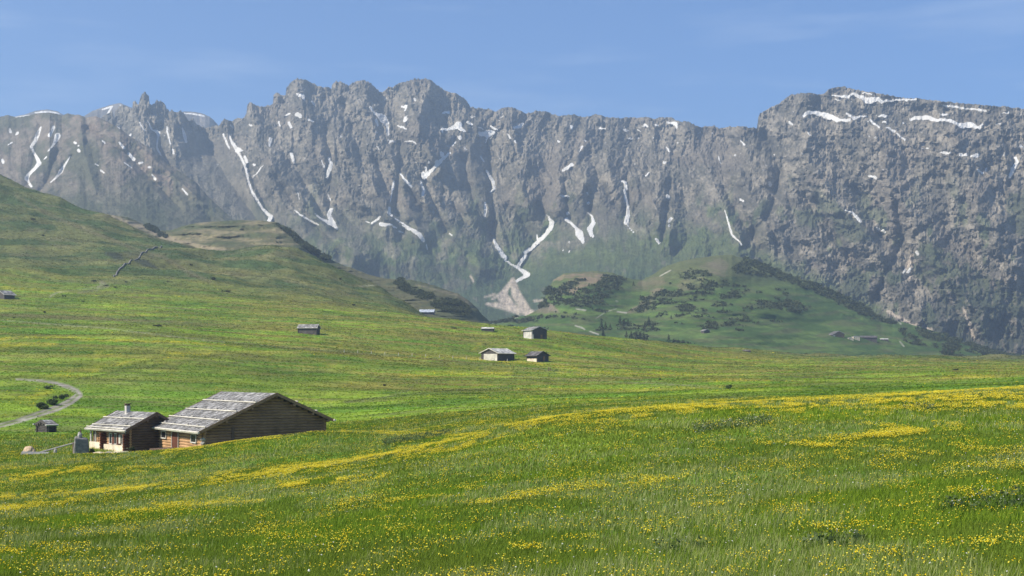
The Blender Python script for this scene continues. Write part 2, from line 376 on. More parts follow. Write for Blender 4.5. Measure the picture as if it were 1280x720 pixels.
# trodden path on the hillside, tan shoulder line
base=lerp(base,PALE,band([(450,358,1),(470,356,1.2),(483,352,2),(484,349,2)],1)*.8)
base=lerp(base,C(.20,.17,.10),band([(135,268,4),(155,274,6),(190,292,10),(215,302,5)],4)*.5)
base=lerp(base,C(.15,.13,.075),band([(20,245,2),(60,268,3),(110,288,3),(170,312,3),(205,322,3),(235,340,4),(262,352,2)],5)*.75)
base=lerp(base,C(.045,.055,.04),np.clip(band([(133,317,4),(145,320,10),(152,323,5)],3)+band([(170,325,4),(182,329,9),(197,336,2)],3)+band([(155,315,1.5),(175,320,1.5)],1.5),0,1)*.9)
# earth road that curls round the shrubs above the huts
road=band([(-20,537,5),(20,527,5.5),(50,517,7),(72,510,8),(88,502,8),(99,494,8),(96,489,6),(86,484,5),(70,479,3.5),(50,476,2.5),(20,474,1.5)],1.5)*(Yd<400)
base=lerp(base,C(.26,.24,.21),road*.95)
rc=band([(-20,537,1.6),(20,527,1.7),(50,517,2.2),(72,510,2.5),(87,502.5,2.5),(97,494,2.4),(94,489,1.6),(84,484,1.2)],1.2)*(Yd<400)*sm(-.4,.2,fbm(X/3,Yd/3,3,121))
base=lerp(base,C(.17,.145,.11),np.clip(road*sm(.1,.5,fbm(X/2.5,Yd/2.5,3,120)),0,1)*.7)
base=lerp(base,C(.06,.07,.03),band([(0,532,2),(30,521,2),(60,510,3)],1.5)*.6*(Yd<400))
base=lerp(base,C(.11,.15,.035),rc*1.0)
# trodden earth in front of the huts
base=lerp(base,C(.24,.22,.17),band([(112,570,2),(150,569,4),(165,568,2)],2)*.6*(Yd<170))
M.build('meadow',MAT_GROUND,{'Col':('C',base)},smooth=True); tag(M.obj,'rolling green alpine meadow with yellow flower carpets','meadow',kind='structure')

# ================================================================== far layers
def back_rows(kn,drops):
    d,h=kn[-1]
    for dd,dh in drops: kn.append((d+dd,h-dh))
ROCKA=C(.105,.097,.075); ROCKB=C(.305,.268,.208); TURF=C(.075,.085,.038); SCRUB=C(.035,.045,.028)

def erode(u_m, v_m, bx, tilt, lam0, n, amp, seed, persist=.55):
    """depth relief (metres, + = further away) with branching gullies that follow the fall line"""
    gx=tilt.astype(f32).copy(); gy=np.ones_like(gx)*.9; tot=np.zeros_like(gx); lam=lam0; a=amp
    for i in range(n):
        fx=gx*gy; fy=-(1+gx*gx)
        v,dx,dy=gullies(u_m/lam+i*7.3,v_m/lam*.8,fx,fy,seed+i*31)
        tot+=a*v*bx; k=a*bx/lam
        gx=gx+np.clip(dx*k,-2,2)*.8; gy=np.clip(gy+dy*k*.5,.3,2.5)
        lam*=.5; a*=persist
    return tot

# ---------------- main rock wall
sky_pts=[(-1000,215),(-200,190),(100,170),(140,137),(143,148),(144,139),(148,134),(152,131),(158,133),(163,136),(165,135),(166,127),(169,125),(173,131),(175,122),(178,116),(182,114.5),(186,119),(187,129),(190,131),(194,128),(196,124),(200,126),(204,127),(206,129),(209,136),(212,139),(214,137),(218,139),(222,140),(226,138),(230,142),(236,150),(241,148),(246,155),(255,159),(265,158),(275,155),(279,150),(281,147),(284,150),(290,151),(297,147),(300,148),(305,146),(308,141),(308.6,131),(312,127),(318,130),(325,133),(330,132),(335,131),(341,130),(342,118),(346,115),(351,118),(357,118),(358,110),(363,103),(370,98),(380,98),(388,102),(394,106),(402,108),(410,109),(414,110),(415,105),(420,101),(428,102),(435,107),(440,104),(446,101),(455,100),(463,103),(470,110),(474,114),(478,115),(485,109),(492,108),(498,103),(508,101),(518,99),(533,98),(540,101),(548,108),(556,112),(565,115),(575,119),(583,125),(588,133),(600,135),(612,136),(620,140),(628,134.5),(640,134),(650,138),(657,142),(664,141),(670,138),(675,139),(682,139),(690,143),(700,145),(712,144),(718,143),(726,146),(735,146),(745,143),(752,144),(760,147),(775,147.5),(800,147),(810,146),(815,149),(825,147),(838,146),(845,150),(850,152),(857,151),(862,153),(868,156),(875,160),(882,158),(890,158),(900,160),(920,158),(930,158),(940,160),(946.5,160),(947.5,148),(950,142),(958,138),(965,134),(975,129),(983,122),(990,118),(1000,117),(1012,116),(1022,118),(1030,118),(1035,112),(1045,109),(1055,109),(1065,111),(1080,114),(1100,117),(1120,121),(1140,123),(1180,127),(1220,131),(1260,134),(1280,136),(1500,150),(2500,190)]
U=ucols(-1000,-30,1310,2300,1.0,14)
crest=pl(sky_pts,U)*1.; crest+=1.2*(1-2*np.abs(pn(U/4.2,U*0+.2,207)))*((U>135)&(U<620))+.9*pn(U/3.1,U*0+.5,201)+.5*pn(U/1.3,U*0+.5,203)
cs=np.convolve(np.pad(pl(sky_pts,U),12,mode='edge'),np.ones(25)/25,'valid')
kn=[]
k=pls([(-1000,2200),(300,2350),(655,2500),(900,2300),(1280,2050),(2300,2000)],U)
y0=pl([(-1000,420),(300,420),(700,425),(1000,450),(1280,465),(2300,470)],U)
ytal=pls([(-1000,300),(200,290),(300,285),(500,290),(620,330),(655,345),(700,290),(780,255),(850,300),(950,330),(1100,380),(1280,400),(2300,400)],U)
kn.append((k-260,hy(y0+25,k)-60)); kn.append((k,hy(y0,k)))
d1=k+pls([(-1000,400),(300,430),(655,360),(800,560),(950,350),(1280,200),(2300,200)],U); kn.append((d1,hy(ytal,d1)))
ym=(ytal+cs)/2; d2=d1+280; kn.append((d2,hy(ym,d2)))
d3=d2+240; kn.append((d3,hy(cs+26,d3))); d4=d3+60; kn.append((d4,hy(np.minimum(crest+9,cs+20),d4))); d5=d4+25; kn.append((d5,hy(crest,d5)))
back_rows(kn,[(60,25),(500,420),(1200,800)])
W=Sheet(U,[a for a,b in kn],[b for a,b in kn],[6,60,90,75,22,12,5,6,6]); 
UU=W.UU.astype(f32); Y0=W.Y().astype(f32); par=np.broadcast_to(W.par[:,None],UU.shape)
um=(UU-640)*1.75; vm=(HOR-Y0)*1.75
face=sm(.3,1.2,par)*sm(6.15,5.9,par)
tilt=pl([(-1000,0),(60,.6),(300,.75),(560,.75),(620,.2),(655,0),(700,-.35),(850,-.45),(930,.25),(1050,.45),(1150,.05),(1280,-.4),(2300,0)],UU)+.5*fbm(um/420,vm/420,2,211)
talus=np.clip(poly(UU,Y0,[(738,240),(760,262),(775,280),(835,318),(860,345),(640,345),(665,325),(700,280)],22)+.75*poly(UU,Y0,[(300,262),(420,270),(520,265),(620,318),(600,350),(480,320),(400,310),(320,300)],22)+.8*poly(UU,Y0,[(590,165),(575,190),(540,228),(600,250),(640,250),(612,200)],14)+poly(UU,Y0,[(560,350),(700,345),(760,420),(560,420)],22)+.8*poly(UU,Y0,[(240,160),(265,160),(300,215),(330,270),(250,270),(225,200)],16),0,1)
rough=1-.80*talus
rough=rough*(1-.35*sm(310,360,Y0)*(UU<900)); rib=rough*(1-.45*sm(950,1060,UU))
wu=um+22*fbm(um/170,vm/150,3,291); wv=vm+26*fbm(um/150,vm/170,3,295)
R=erode(wu,wv,rib*(1-.35*sm(170,260,Y0)*sm(1060,960,UU)),tilt,125,5,34,301,.56)+22*fbm(um/230,vm/190,2,297)*(1-.5*talus)
# hand-laid gullies in which the snow lies, and the lit spurs between them
deep=[[(578,200,8),(590,245,12),(602,275,11),(616,300,9)],[(640,258,6),(655,280,9),(668,302,8)],[(509,238,6),(530,262,9),(556,291,8)],[(345,222,6),(372,258,9),(400,290,9),(430,325,8)],[(470,200,6),(482,235,9),(500,262,7)],[(250,165,8),(285,225,10),(325,280,10)],[(955,170,9),(978,205,11),(968,235,9)],[(1068,235,8),(1085,270,12),(1105,300,9)],[(735,190,6),(752,230,9),(770,255,7)],[(905,235,6),(925,275,9),(950,310,9)],[(1000,230,6),(1015,262,9),(1040,300,9)],[(430,130,6),(445,180,9),(455,215,8)]]
for g in deep:
    m=stroke(UU,Y0,[(a,b,c) for a,b,c in g],20); R+=62*m*m*(3-2*m)
gul=[[(290,160,6),(312,215,9),(330,255,9),(342,278,6)],[(350,185,5),(375,220,6),(400,262,8),(420,290,8)],[(405,150,4),(413,205,7),(412,262,8)],[(500,180,6),(498,225,8),(493,265,8)],
[(570,172,5),(552,200,8),(528,222,9),(560,292,8)],[(608,168,5),(612,215,8),(616,262,8),(618,300,9),(635,325,9)],[(670,255,6),(692,280,8),(660,320,9),(650,335,9)],[(705,225,5),(712,275,6)],[(733,235,5),(740,280,7)],[(782,225,6),(784,280,7)],[(838,225,6),(828,300,9)],
[(955,165,7),(975,215,10),(965,260,10),(930,310,9)],[(1020,250,9),(1045,300,10),(1090,350,12)],[(1120,255,9),(1128,300,10),(1095,370,10)],[(1270,190,8),(1262,230,8)],[(184,140,5),(200,185,6),(232,240,7)],[(235,150,6),(252,200,8)]]
for g in gul:
    m=stroke(UU,Y0,[(a,b,c*.6) for a,b,c in g],12); R+=46*m*m*(3-2*m)
spur=[[(312,150,3),(345,215,4),(400,280,5),(440,320,5)],[(375,112,3),(400,190,4),(450,250,5),(485,275,5)],[(420,175,3),(470,235,4),(530,290,5)],[(455,112,3),(480,190,4),(515,238,5),(560,292,5),(600,330,5)],[(527,108,5),(520,155,4),(552,212,5)],[(590,160,3),(580,190,5),(590,235,5),(598,262,4)],[(640,150,3),(652,215,4),(655,250,4)],[(706,160,3),(700,225,5),(702,262,4)],[(727,165,3),(728,235,5)],[(764,160,3),(760,240,5)],[(820,160,3),(815,230,4),(832,292,5)],[(860,165,3),(890,230,5),(930,312,5)],[(930,170,3),(932,230,4),(962,292,5)],[(1000,125,5),(1010,200,5),(1060,270,6),(1110,340,6),(1170,405,6)],[(1100,180,4),(1120,240,5),(1180,330,6),(1230,395,6)],[(1190,165,4),(1212,240,5),(1262,335,6)],[(182,118,3),(180,170,5),(200,230,6)],[(215,150,3),(232,200,5),(262,262,5)]]
sp=np.zeros(UU.shape,f32); ws=9*fbm(um/60,vm/60,3,601)
for g in spur: sp=np.maximum(sp,stroke(UU+ws,Y0,g,52))
R-=150*sp*(.6+.4*rough)
rgh=rough*(1-.62*sm(165,255,Y0)*sm(1060,960,UU))
# blocky crags and ledges
cr=ridged(um/46,vm/62,5,331,.62)
led=np.abs(pn(um/150+.4*pn(um/40,vm/40,7),vm/26+.35*um/60,341))
R+=rgh*(-9*cr)-rgh*4.5*ridged(um/13,vm/17,2,334)+rough*12*led*(.35+.65*sm(880,1000,UU))+rgh*5*pn(um/9,vm/8,351)+rgh*3*pn(um/4.5,vm/4.5,353)-rough*17*ridged(um/85,vm/60,4,355)*sm(850,1000,UU)
R+=talus*2.0*fbm(um/12,vm/30,3,361)
def snow_layer(UU,Yp,L):
    s=np.zeros(UU.shape,f32)
    for pts in L: stroke(UU,Yp,[(x_,y_,w_*1.08+.2) for x_,y_,w_ in pts],1.1,s)
    return s
S=[[(279,168,2),(284,180,2.2),(287,186,1)],[(288,150+6,1.5),(291,161,1.5)],[(286,168,1),(290,178,3),(296,187,5),(303,188,2)],[(306,196,3),(309,204,3)],[(296,187,3),(302,198,2.2),(308,212,3),(310,224,2),(315,240,2.5),(322,251,3),(329,262,3),(339,271,4.5),(336,277,5)],[(317,205,2.5),(318,206,3)],[(329,207,.8),(321,216,1.2),(316,222,1)],
[(371,117,2),(378,120,4.5),(380,124,2)],[(390,127,2.2),(392,129,2.5)],[(357,144,1.5),(362,142,2)],[(370,143,3),(375,145,5),(372,142,4)],[(361,154,3),(364,159,3)],[(386,150,3),(391,151,2)],[(338,174,4),(337,182,2.5)],[(312,156,2),(314,157,2.5)],[(364,192,3.5),(367,202,3.5)],[(348,152,1.5),(350,158,1.5)],
[(411,198,2.5),(414,205,4),(411,215,4.5),(409,222,3)],[(402,201,1),(405,209,1.5)],[(410,243,1),(413,250,1.5)],[(414,262,4.5),(411,268,4.5),(414,276,6),(417,280,5),(421,286,3)],[(393,267,.8),(400,272,2),(410,278,3.5),(416,282,3)],[(368,262,1),(376,269,2),(388,276,1.8),(398,281,1.5)],[(372,240,1),(374,249,1)],
[(471,142,3),(479,149,9),(483,154,6)],[(463,134,2),(469,142,2.5),(478,145,3)],[(484,158,3),(485,168,3.5)],[(470,150,3),(472,156,2)],[(502,134,1.5),(508,133,2.5),(506,138,1)],[(507,148,4.5),(506,151,4)],[(497,157,1.5),(504,159,2.2),(508,161,1.5)],[(485,175,1),(493,177,2)],[(506,176,1),(518,177,1.2),(520,180,1)],[(554,141,2.5),(561,140,3)],[(553,160,2),(553,165,1.5)],[(552,162,3),(563,161,3.5),(573,156,8),(576,161,4),(581,164,2)],[(518,124,2),(519,125,2)],
[(574,171,4.5),(575,172,4)],[(570,177,1),(566,182,1.5)],[(552,191,4),(553,194,5)],[(563,190,1.5),(552,200,4),(541,212,4),(530,221,6),(529,217,4)],[(546,203,5),(547,204,5)],[(536,202,2.5),(536,203,2)],[(532,209,2),(533,216,2)],[(500,216,1.2),(506,225,2.2),(514,233,2.2)],[(526,222+5,1.5),(530,238,3.5),(528,244,3)],[(492,228,2),(491,236,3)],[(487,260,3),(486,266,4),(490,270,2)],[(491,234,1.5),(488,252,1)],
[(475,271,1.8),(470,276,2.8),(465,279,2.5)],[(457,277,1),(462,278,1)],[(476,280,4.5),(482,281,4),(490,281,1.8)],[(492,283,2),(496,285,1.5)],[(499,289,2),(504,291,1.2)],[(494,273,1.5),(506,281,1.8),(516,288,3.5),(524,293,5),(529,300,4),(530,302,2)],[(503,282,1.5),(512,287,3)],[(562,292,2),(565,294,1.5)],[(533,305,1),(534,312,1)],
[(584,153,2),(590,155,2)],[(598,159,1.2),(604,161,1.2)],[(600,167,5),(608,167,7),(616,166,5),(609,171,3)],[(613,158,1.5),(621,162,2.2)],[(610,172,1.5),(607,178,1)],[(643,159,4),(650,158,3.5),(654,155,2)],[(627,140,1),(628,142,1)],[(635,168,2),(638,173,2)],[(643,176,1.5),(645,178,1)],[(601,196,1),(605,202,1.5)],[(608,213,2),(612,220,3.5),(616,226,3.5),(618,236,3),(613,240,1.5)],[(606,253,2),(607,262,3.5),(606,270,2)],
[(617,299,2.5),(621,308,4),(628,318,5),(632,322,4),(627,321,2)],[(631,325,2),(640,331,2),(646,334,2.5),(655,340,5),(660,343,5),(652,348,3.5),(646,351,3)],[(657,320,4.5),(651,328,4),(648,332,3.5)],[(686,272,2),(690,279,6),(688,286,5),(680,295,4.5),(672,303,4.5),(664,311,4.5),(656,315,4)],[(671,294,1.5),(672,299,2)],[(683,268,.8),(687,272,1)],
[(710,267,4.5),(711,268,3)],[(708,274,4.5),(714,279,2.5),(720,285,3),(724,292,9),(727,298,6),(729,303,3)],[(711,302,1.8),(712,303,1.5)],[(704,313,1.8),(705,313,1)],[(711,314,1.8),(712,314,1)],[(736,254,4),(737,254,2)],[(735,266,1),(740,270,2),(742,279,4.5),(737,286,6),(739,293,4.5),(741,295,3)],[(715,206,4),(704,213,3)],[(700,244,1.5),(710,246,3)],[(734,241,2),(735,243,2)],
[(714,158,2.5),(715,160,3)],[(750,160,3),(756,161,2)],[(698,176,3),(699,177,2.5)],[(731,174,2.5),(732,175,2)],[(728,183,2),(724,190,1)],[(709,209,2.5),(704,213,3)],[(780,162,2),(785,163,2)],[(806,156,3),(809,158,3)],[(820,156,3),(822,157,2)],[(835,153,3),(845,155,3.5),(846,160,2)],[(787,174,2.5),(790,173,1)],[(797,162,1.5),(801,165,1.5)],[(817,172,1.5)]*1+[(817,172,1.5)],[(833,184,1.5),(837,190,1.5)],[(830,203,2.5),(832,203,2)],[(807,219,1.5),(812,216,1)],[(776,225,1.2),(782,229,3),(783,236,4)],
[(781,238,3),(782,248,3),(785,258,3),(785,268,4.5),(783,278,6),(781,280,2)],[(784,281,1),(793,292,1)],[(834,244,3),(835,246,5)],[(836,277,2),(839,273,3.5)],[(836,283,2),(837,282,2)],[(820,299,2.5),(824,303,3.5)],[(906,263,1),(915,294,2.5),(922,300,2),(928,306,1)],[(962,228,3.5),(963,231,4)],[(926,250,3),(929,252,2)],[(926,176,1.5),(931,181,1.5)],[(968,194,2)]*2,[(898,196,1.5),(901,203,1)],
[(1040,119,1.5),(1060,121,2.5),(1067,117,3),(1073,120,4.5),(1085,126,6),(1097,124,5),(1105,127,3),(1120,125,2.5),(1135,124,2),(1145,124.5,1.5)],[(1078,116,1),(1090,118,1)],[(1044,124.5,1),(1050,126,1)],
[(1005,144,4),(1012,140,3),(1024,142,6),(1038,146,6),(1047,150,4)],[(1045,150,3),(1062,150,3)],[(1058,142,1.5),(1068,148,3.5),(1078,145,2.5),(1083,145,1.5)],[(1088,150,2),(1092,154,2),(1099,160,1.5)],[(1099,145,2.5),(1108,145,2.5)],[(1108,159,1.5),(1113,161,2.5),(1118,164,2.5)],[(1121,167,2),(1131,175,2)],[(1104,152,2.5),(1108,154,2)],[(1129,153,2)]*2,
[(1138,149,2.5),(1145,147,4),(1160,147,4),(1170,150,3.5),(1185,150,3),(1195,154,3),(1203,157,6),(1215,156,6),(1223,160,3),(1228,156,2)],[(1178,143,2),(1184,143,2)],[(1177,131,1.5),(1195,134,2.2),(1210,136,2),(1222,137,2.5),(1233,139,1)],[(1253,141,1.5),(1261,141,1.5)],[(1245,155,1.2),(1251,154,1)],
[(1176,191,2.2),(1188,191,2)],[(1200,193,2.5),(1208,194,2.5)],[(1214,195,3),(1222,194,4)],[(1262,222,3),(1267,210,5),(1272,202,3),(1269,197,3)],[(1222,213,2),(1229,216,2.5)],[(1232,213,1.5),(1233,210,1.5)],[(1276,183,3),(1279,184,3)],[(1152,186,1),(1162,184.5,1)],[(1086,163+56,2)]*1+[(1095,222,3)],[(1056,263,1),(1066,266,2.5),(1076,277,3)],[(1067,262,1),(1070,263,1)],[(1096,285,2),(1106,290,2.5)],[(1146,315,4),(1147,318,3.5)],[(1135,340,4),(1138,336,3)],[(1129,342,1.5),(1132,336,2)],[(987,153,2.5),(990,155,3)],[(1010,166,1.5),(1014,170,1)],
[(147,155,1),(150,158,1.5)],[(185,152,1),(190,162,2),(198,166,4),(197,175,2),(196,184,2),(201,194,2)],[(209,158,2),(209,165,2),(213,180,1.5)],[(228,161,2),(231,170,4),(233,178,2)],[(216,188,2.5),(217,192,2)],[(163,168,2),(160,173,1)],[(174,153,1),(181,164,1.5)]]
sn0=snow_layer(UU,Y0,S); sb=np.clip(blur(sn0,2)*1.6,0,1); R=R*(1-.9*sb)+blur(R,10)*.9*sb-3.0*sb
W.D=W.D+R*face
W.H=hy(Y0+rough*face*(1.3*pn(um/11,vm/9,371)+.9*pn(um/5,vm/5,373))*(par<5.9),W.D)
Yp=Y0
# colours
rk=np.broadcast_to(ROCKA,UU.shape+(3,)).copy(); q=fbm(um/60,vm/80,5,401,.65); q2=fbm(um/18,vm/22,4,405,.6); q3=fbm(um/5,vm/5,2,407,.7)
rk=lerp(rk,ROCKB,np.clip(sm(-.5,.8,.7*q+.6*q2+.8*q3)*.8+.25*sm(900,1100,UU)*sm(-.2,.5,q2),0,1))
rk=lerp(rk,C(.19,.16,.125),sm(.1,.6,fbm(um/130,vm/90,3,411))*.5)
lowg=np.clip(sm(245,315,Yp+14*fbm(um/60,vm/40,3,421))*sm(1000,880,UU),0,1)
gr=np.clip(lowg*(.35+.65*sm(-.3,.25,fbm(um/35,vm/30,4,425)))+sm(.25,.55,fbm(um/50,vm/80,4,431))*sm(200,290,Yp)*.7,0,1)
rk=lerp(rk,lerp(np.broadcast_to(C(.062,.092,.036),rk.shape),C(.105,.135,.050),sm(-.2,.4,q2)),gr*.95)
rk=lerp(rk,C(.150,.137,.105),talus*.55*sm(330,270,Yp))
rk=lerp(rk,C(.090,.115,.042),np.clip(poly(UU,Yp,[(640,330),(700,318),(780,298),(850,285),(900,295),(960,318),(1040,350),(1110,385),(1110,400),(640,400)],16),0,1)*sm(-.6,.1,q2+.25)*.9)
rk=lerp(rk,C(.055,.085,.035),np.clip(poly(UU,Yp,[(560,372),(600,345),(660,345),(700,333),(860,338),(870,420),(560,425)],16)*sm(-.5,.1,q2+.2),0,1)*.9)
rk=lerp(rk,C(.075,.088,.042),np.clip(poly(UU,Yp,[(1150,303),(1170,303),(1200,325),(1235,345),(1280,370),(1280,400),(1190,385),(1140,345)],6,5),0,1)*sm(-.6,.2,q2+.1)*.9)
rk=lerp(rk,C(.075,.085,.045),np.clip(poly(UU,Yp,[(1035,255),(1055,262),(1095,300),(1065,305),(1045,290)],5,4)+poly(UU,Yp,[(1060,330),(1075,335),(1090,370),(1050,372)],5,4)+poly(UU,Yp,[(990,262),(1015,262),(1018,285),(995,280)],5,4)+poly(UU,Yp,[(1100,325),(1112,330),(1120,355),(1108,355)],4,3)+poly(UU,Yp,[(1262,245),(1290,235),(1290,300),(1268,290)],5,4),0,1)*.85)
rk=lerp(rk,C(.045,.055,.034),np.clip(sm(375,425,Yp+10*q)*sm(1080,1150,UU)+.8*poly(UU,Yp,[(1165,375),(1200,350),(1260,385),(1290,400),(1290,470),(1150,470)],14,8)+poly(UU,Yp,[(590,332),(605,328),(620,345),(600,358),(440,345),(440,330),(520,325)],12,8)*.7,0,1)*sm(-.5,.15,q2)*.9)
SC=C(.50,.42,.33)
for pts in ([(615,374,2),(628,366,5),(634,360,3)],[(640,351,4),(632,362,7),(628,372,12),(642,384,9),(658,392,5)],[(641,350,6),(645,368,12),(654,381,11),(660,390,10),(670,392,4)],[(628,368,8),(634,376,12),(640,384,8)],[(606,371,1.5),(618,368,3)],[(608,380,3),(625,382,8),(640,388,5),(650,394,1)],[(668,376,3),(682,376,2)],[(1204,385,3),(1212,405,4),(1217,422,3)],[(1132,335,3),(1140,320,4),(1138,350,5)],[(592,352,2),(588,345,2)],[(1110,390,4),(1140,405,4),(1165,412,2)]):
    mm=stroke(UU,Yp,pts,2.0); rk=lerp(rk,SC,mm*sm(-1.0,-.3,pn(UU/3.0,Yp/2.2,441)+.3*mm)*.9)
snow=snow_layer(UU,Yp,S)
snow=np.maximum(snow,.55*sm(.78,.95,fbm(um/16+3,vm/12,4,461)+.25*fbm(um/60,vm/30,2,463))*sm(240,200,Yp)*sm(90,120,Yp))
W.build('mountain_wall',MAT_ROCK,{'Col':('C',rk),'snow':('F',snow)}); tag(W.obj,'long grey rock wall with snow gullies behind the meadows','mountain',kind='structure')

# ---------------- left shoulder mountain, in front of the spires
cp=[(-1000,235),(-200,165),(-40,150),(0,146),(5,145),(10,144),(20,147),(30,145.5),(40,143.5),(45,142),(60,141),(70,142),(77,144.5),(85,142),(92,143.5),(100,144),(107,147),(120,145.5),(130,150),(140,155),(150,160),(160,169),(175,178),(190,187),(205,203),(225,215),(245,228),(262,247),(280,264),(300,282),(320,300),(345,325),(380,360),(420,400)]
U=ucols(-1000,-30,430,440,1.0,14); crest=pl(cp,U)+.5*pn(U/3.7,U*0+.3,501)
kn=[]; k=2050+0*U; y0=pl([(-1000,330),(0,300),(100,300),(250,330),(420,420)],U); kn.append((k-200,hy(y0+20,k)-60)); kn.append((k,hy(y0,k)))
dm=k+pl([(-1000,450),(0,450),(250,300),(430,60)],U); kn.append((dm,hy(y0*.45+crest*.55,dm))); dc=dm+pl([(-1000,300),(0,300),(250,150),(430,30)],U); kn.append((dc,hy(crest,dc)))
back_rows(kn,[(50,20),(300,200),(500,500)])
L=Sheet(U,[a for a,b in kn],[b for a,b in kn],[4,70,70,4,5,4]); UU=L.UU.astype(f32); Y0=L.Y().astype(f32); par=np.broadcast_to(L.par[:,None],UU.shape)
um=(UU-640)*1.4; vm=(HOR-Y0)*1.4; face=sm(.3,1.2,par)*sm(3.1,2.85,par)
tilt=pl([(-1000,0),(0,-.3),(60,0),(120,.5),(400,.7)],UU)+.3*fbm(um/300,vm/300,2,511)
R=erode(um,vm,.55+.0*um,tilt,240,5,55,521,.5)
for g in [[(50,158,5),(42,200,8),(34,230,8)],[(70,190,5),(60,225,8),(50,240,6)],[(90,195,4),(75,218,6)],[(110,160,4),(160,195,7),(225,260,8)]]:
    m=stroke(UU,Y0,[(a,b,c*.6) for a,b,c in g],12); R+=28*m*m*(3-2*m)
for g in [[(62,145,6),(62,190,8)],[(100,150,6),(105,190,10),(120,240,12)],[(150,165,5),(195,200,8),(250,250,9),(300,292,6)]]:
    m=stroke(UU,Y0,[(a,b,c*.5) for a,b,c in g],20); R-=34*m*m*(3-2*m)
R+=-4*ridged(um/40,vm/40,4,531,.6)+2.0*pn(um/8,vm/8,533)
L.D=L.D+R*face; L.H=hy(Y0,L.D)
q=fbm(um/60,vm/50,5,541,.6); q2=fbm(um/18,vm/16,4,543,.6)
rk=np.broadcast_to(C(.115,.108,.078),UU.shape+(3,)).copy(); rk=lerp(rk,C(.19,.16,.125),sm(-.3,.6,q+.6*q2)); rk=lerp(rk,C(.085,.09,.05),sm(-.1,.5,-q)*.6)
rk=lerp(rk,C(.24,.18,.14),sm(.1,.5,ridged(um/50,vm/40,3,551)*.5+.4*q2-.2)*sm(1,0,np.abs(UU-(Y0-60)*1.25)/45)*.6)
rk=lerp(rk,C(.07,.085,.04),sm(225,265,Y0+12*q)*.6)
S=[[(51,159,1.5),(47,168,5),(44,176,4),(39,183,3),(42,190,2),(47,199,4),(49,204,5),(44,210,3.5),(36,218,3.5),(33,223,5),(36,228,2)],[(37,230,3),(39,233,2.5)],[(67,159,3.5),(64,166,3),(62,169,4.5)],[(72,170,7),(70,175,5),(66,182,2),(60,189,1)],[(58,196,1.5),(55,199,1)],[(88,195,1),(81,206,2),(76,214,4.5),(70,222,2),(63,228,1)],[(12,161,2),(13,165,3)],[(22,166,3),(20,168,2)],[(93,178,2.5),(95,179,2)],[(98,182,2)]*2,[(98,188,3.5),(99,189,3)],[(145,155,1.5),(149,160,1.5)],[(149,178,2),(155,185,3)],[(161,192,3),(167,199,4)],[(174,204,2.5),(178,203,2)],[(186,209,2.5),(188,209,2)],[(119,205,1.5),(123,207,1)],[(126,213,2),(130,216,1.5)],[(190,218,1),(194,224,3)],[(155,203,1),(165,210,1)],[(228,236,1.5),(234,243,2)],[(128,176,1.5),(131,179,1.5)],[(3,200,3),(4,203,3)],[(15,178,1),(10,181,1)]]
snow=snow_layer(UU,Y0,S)
L.build('left_mountain',MAT_ROCK,{'Col':('C',rk),'snow':('F',snow)}); tag(L.obj,'rounded brown mountain shoulder with two snow gullies at left','mountain',kind='structure')

# ---------------- snow peak far behind the spires
cp=[(-200,200),(-20,160),(20,146.5),(32,144),(45,139.5),(60,138),(72,140.5),(80,145),(95,150),(104,147),(115,140),(128,135.5),(140,132),(150,130),(165,136),(190,142),(215,145),(225,141),(232,140.5),(243,141),(253,143),(262,147),(268,152),(276,162),(300,185),(360,220)]
U=np.arange(-200,361,1.2); crest=pl(cp,U)+.3*pn(U/3,U*0,601)
d=5600; kn=[(d-900+0*U,hy(300+0*U,d)),(d+0*U-300,hy(crest+40,d)),(d+0*U,hy(crest,d))]; back_rows(kn,[(300,60),(900,900)])
B=Sheet(U,[a for a,b in kn],[b for a,b in kn],[10,50,5,4]); UU=B.UU; Y0=B.Y(); um=UU*3; vm=Y0*3
B.D=B.D+40*ridged(um/200,vm/260,4,611)*sm(3.0,1.9,np.broadcast_to(B.par[:,None],UU.shape)); B.H=hy(Y0,B.D)
rk=lerp(np.broadcast_to(C(.12,.115,.11),UU.shape+(3,)).copy(),C(.22,.2,.18),sm(-.3,.4,fbm(um/60,vm/60,4,621)))
S=[[(228,141.5,1),(240,142,1.8),(255,145,1.8)],[(44,141,1.2),(52,140,1.8),(62,139.5,2),(74,142,1.4)],[(128,137,1.5),(140,133,2),(134,143,2)],[(20,147,2),(36,145,2.5)],[(150,131,1.5),(156,134,2)]]
B.build('distant_peak',MAT_ROCK,{'Col':('C',rk),'snow':('F',snow_layer(UU,Y0,S))}); tag(B.obj,'hazy distant peak with a snow cap behind the spires','mountain',kind='structure')

# ---------------- tawny hill behind the left hillside
cp=[(40,262),(100,262),(118,264),(140,269),(160,272),(185,283),(200,289),(215,288),(228,283),(245,279),(270,277),(300,275.5),(325,276),(345,278),(357,283),(367,288),(378,299),(392,311),(408,321),(418,327),(432,333),(445,337),(462,344),(480,348),(500,350),(515,350),(525,352),(545,358),(560,363),(572,367),(585,375),(595,384),(602,393),(612,402),(640,425)]
U=np.arange(40,641,1.5); crest=pl(cp,U)+.5*pn(U/5,U*0,701)
k=pl([(40,1150),(400,1000),(640,880)],U); y0=pl([(40,330),(200,350),(400,385),(520,410),(640,435)],U)
kn=[(k-60,hy(y0+10,k)-12),(k,hy(y0,k))]; dm=k+130; kn.append((dm,hy((pls(cp,U,25)+y0)/2,dm))); dc=k+320; kn.append((dc,hy(crest,dc))); back_rows(kn,[(60,6),(260,120)])
T=Sheet(U,[a for a,b in kn],[b for a,b in kn],[3,50,50,6,4]); T.U=U; UU=T.UU; Y0=T.Y(); par=np.broadcast_to(T.par[:,None],UU.shape); X=T.X()
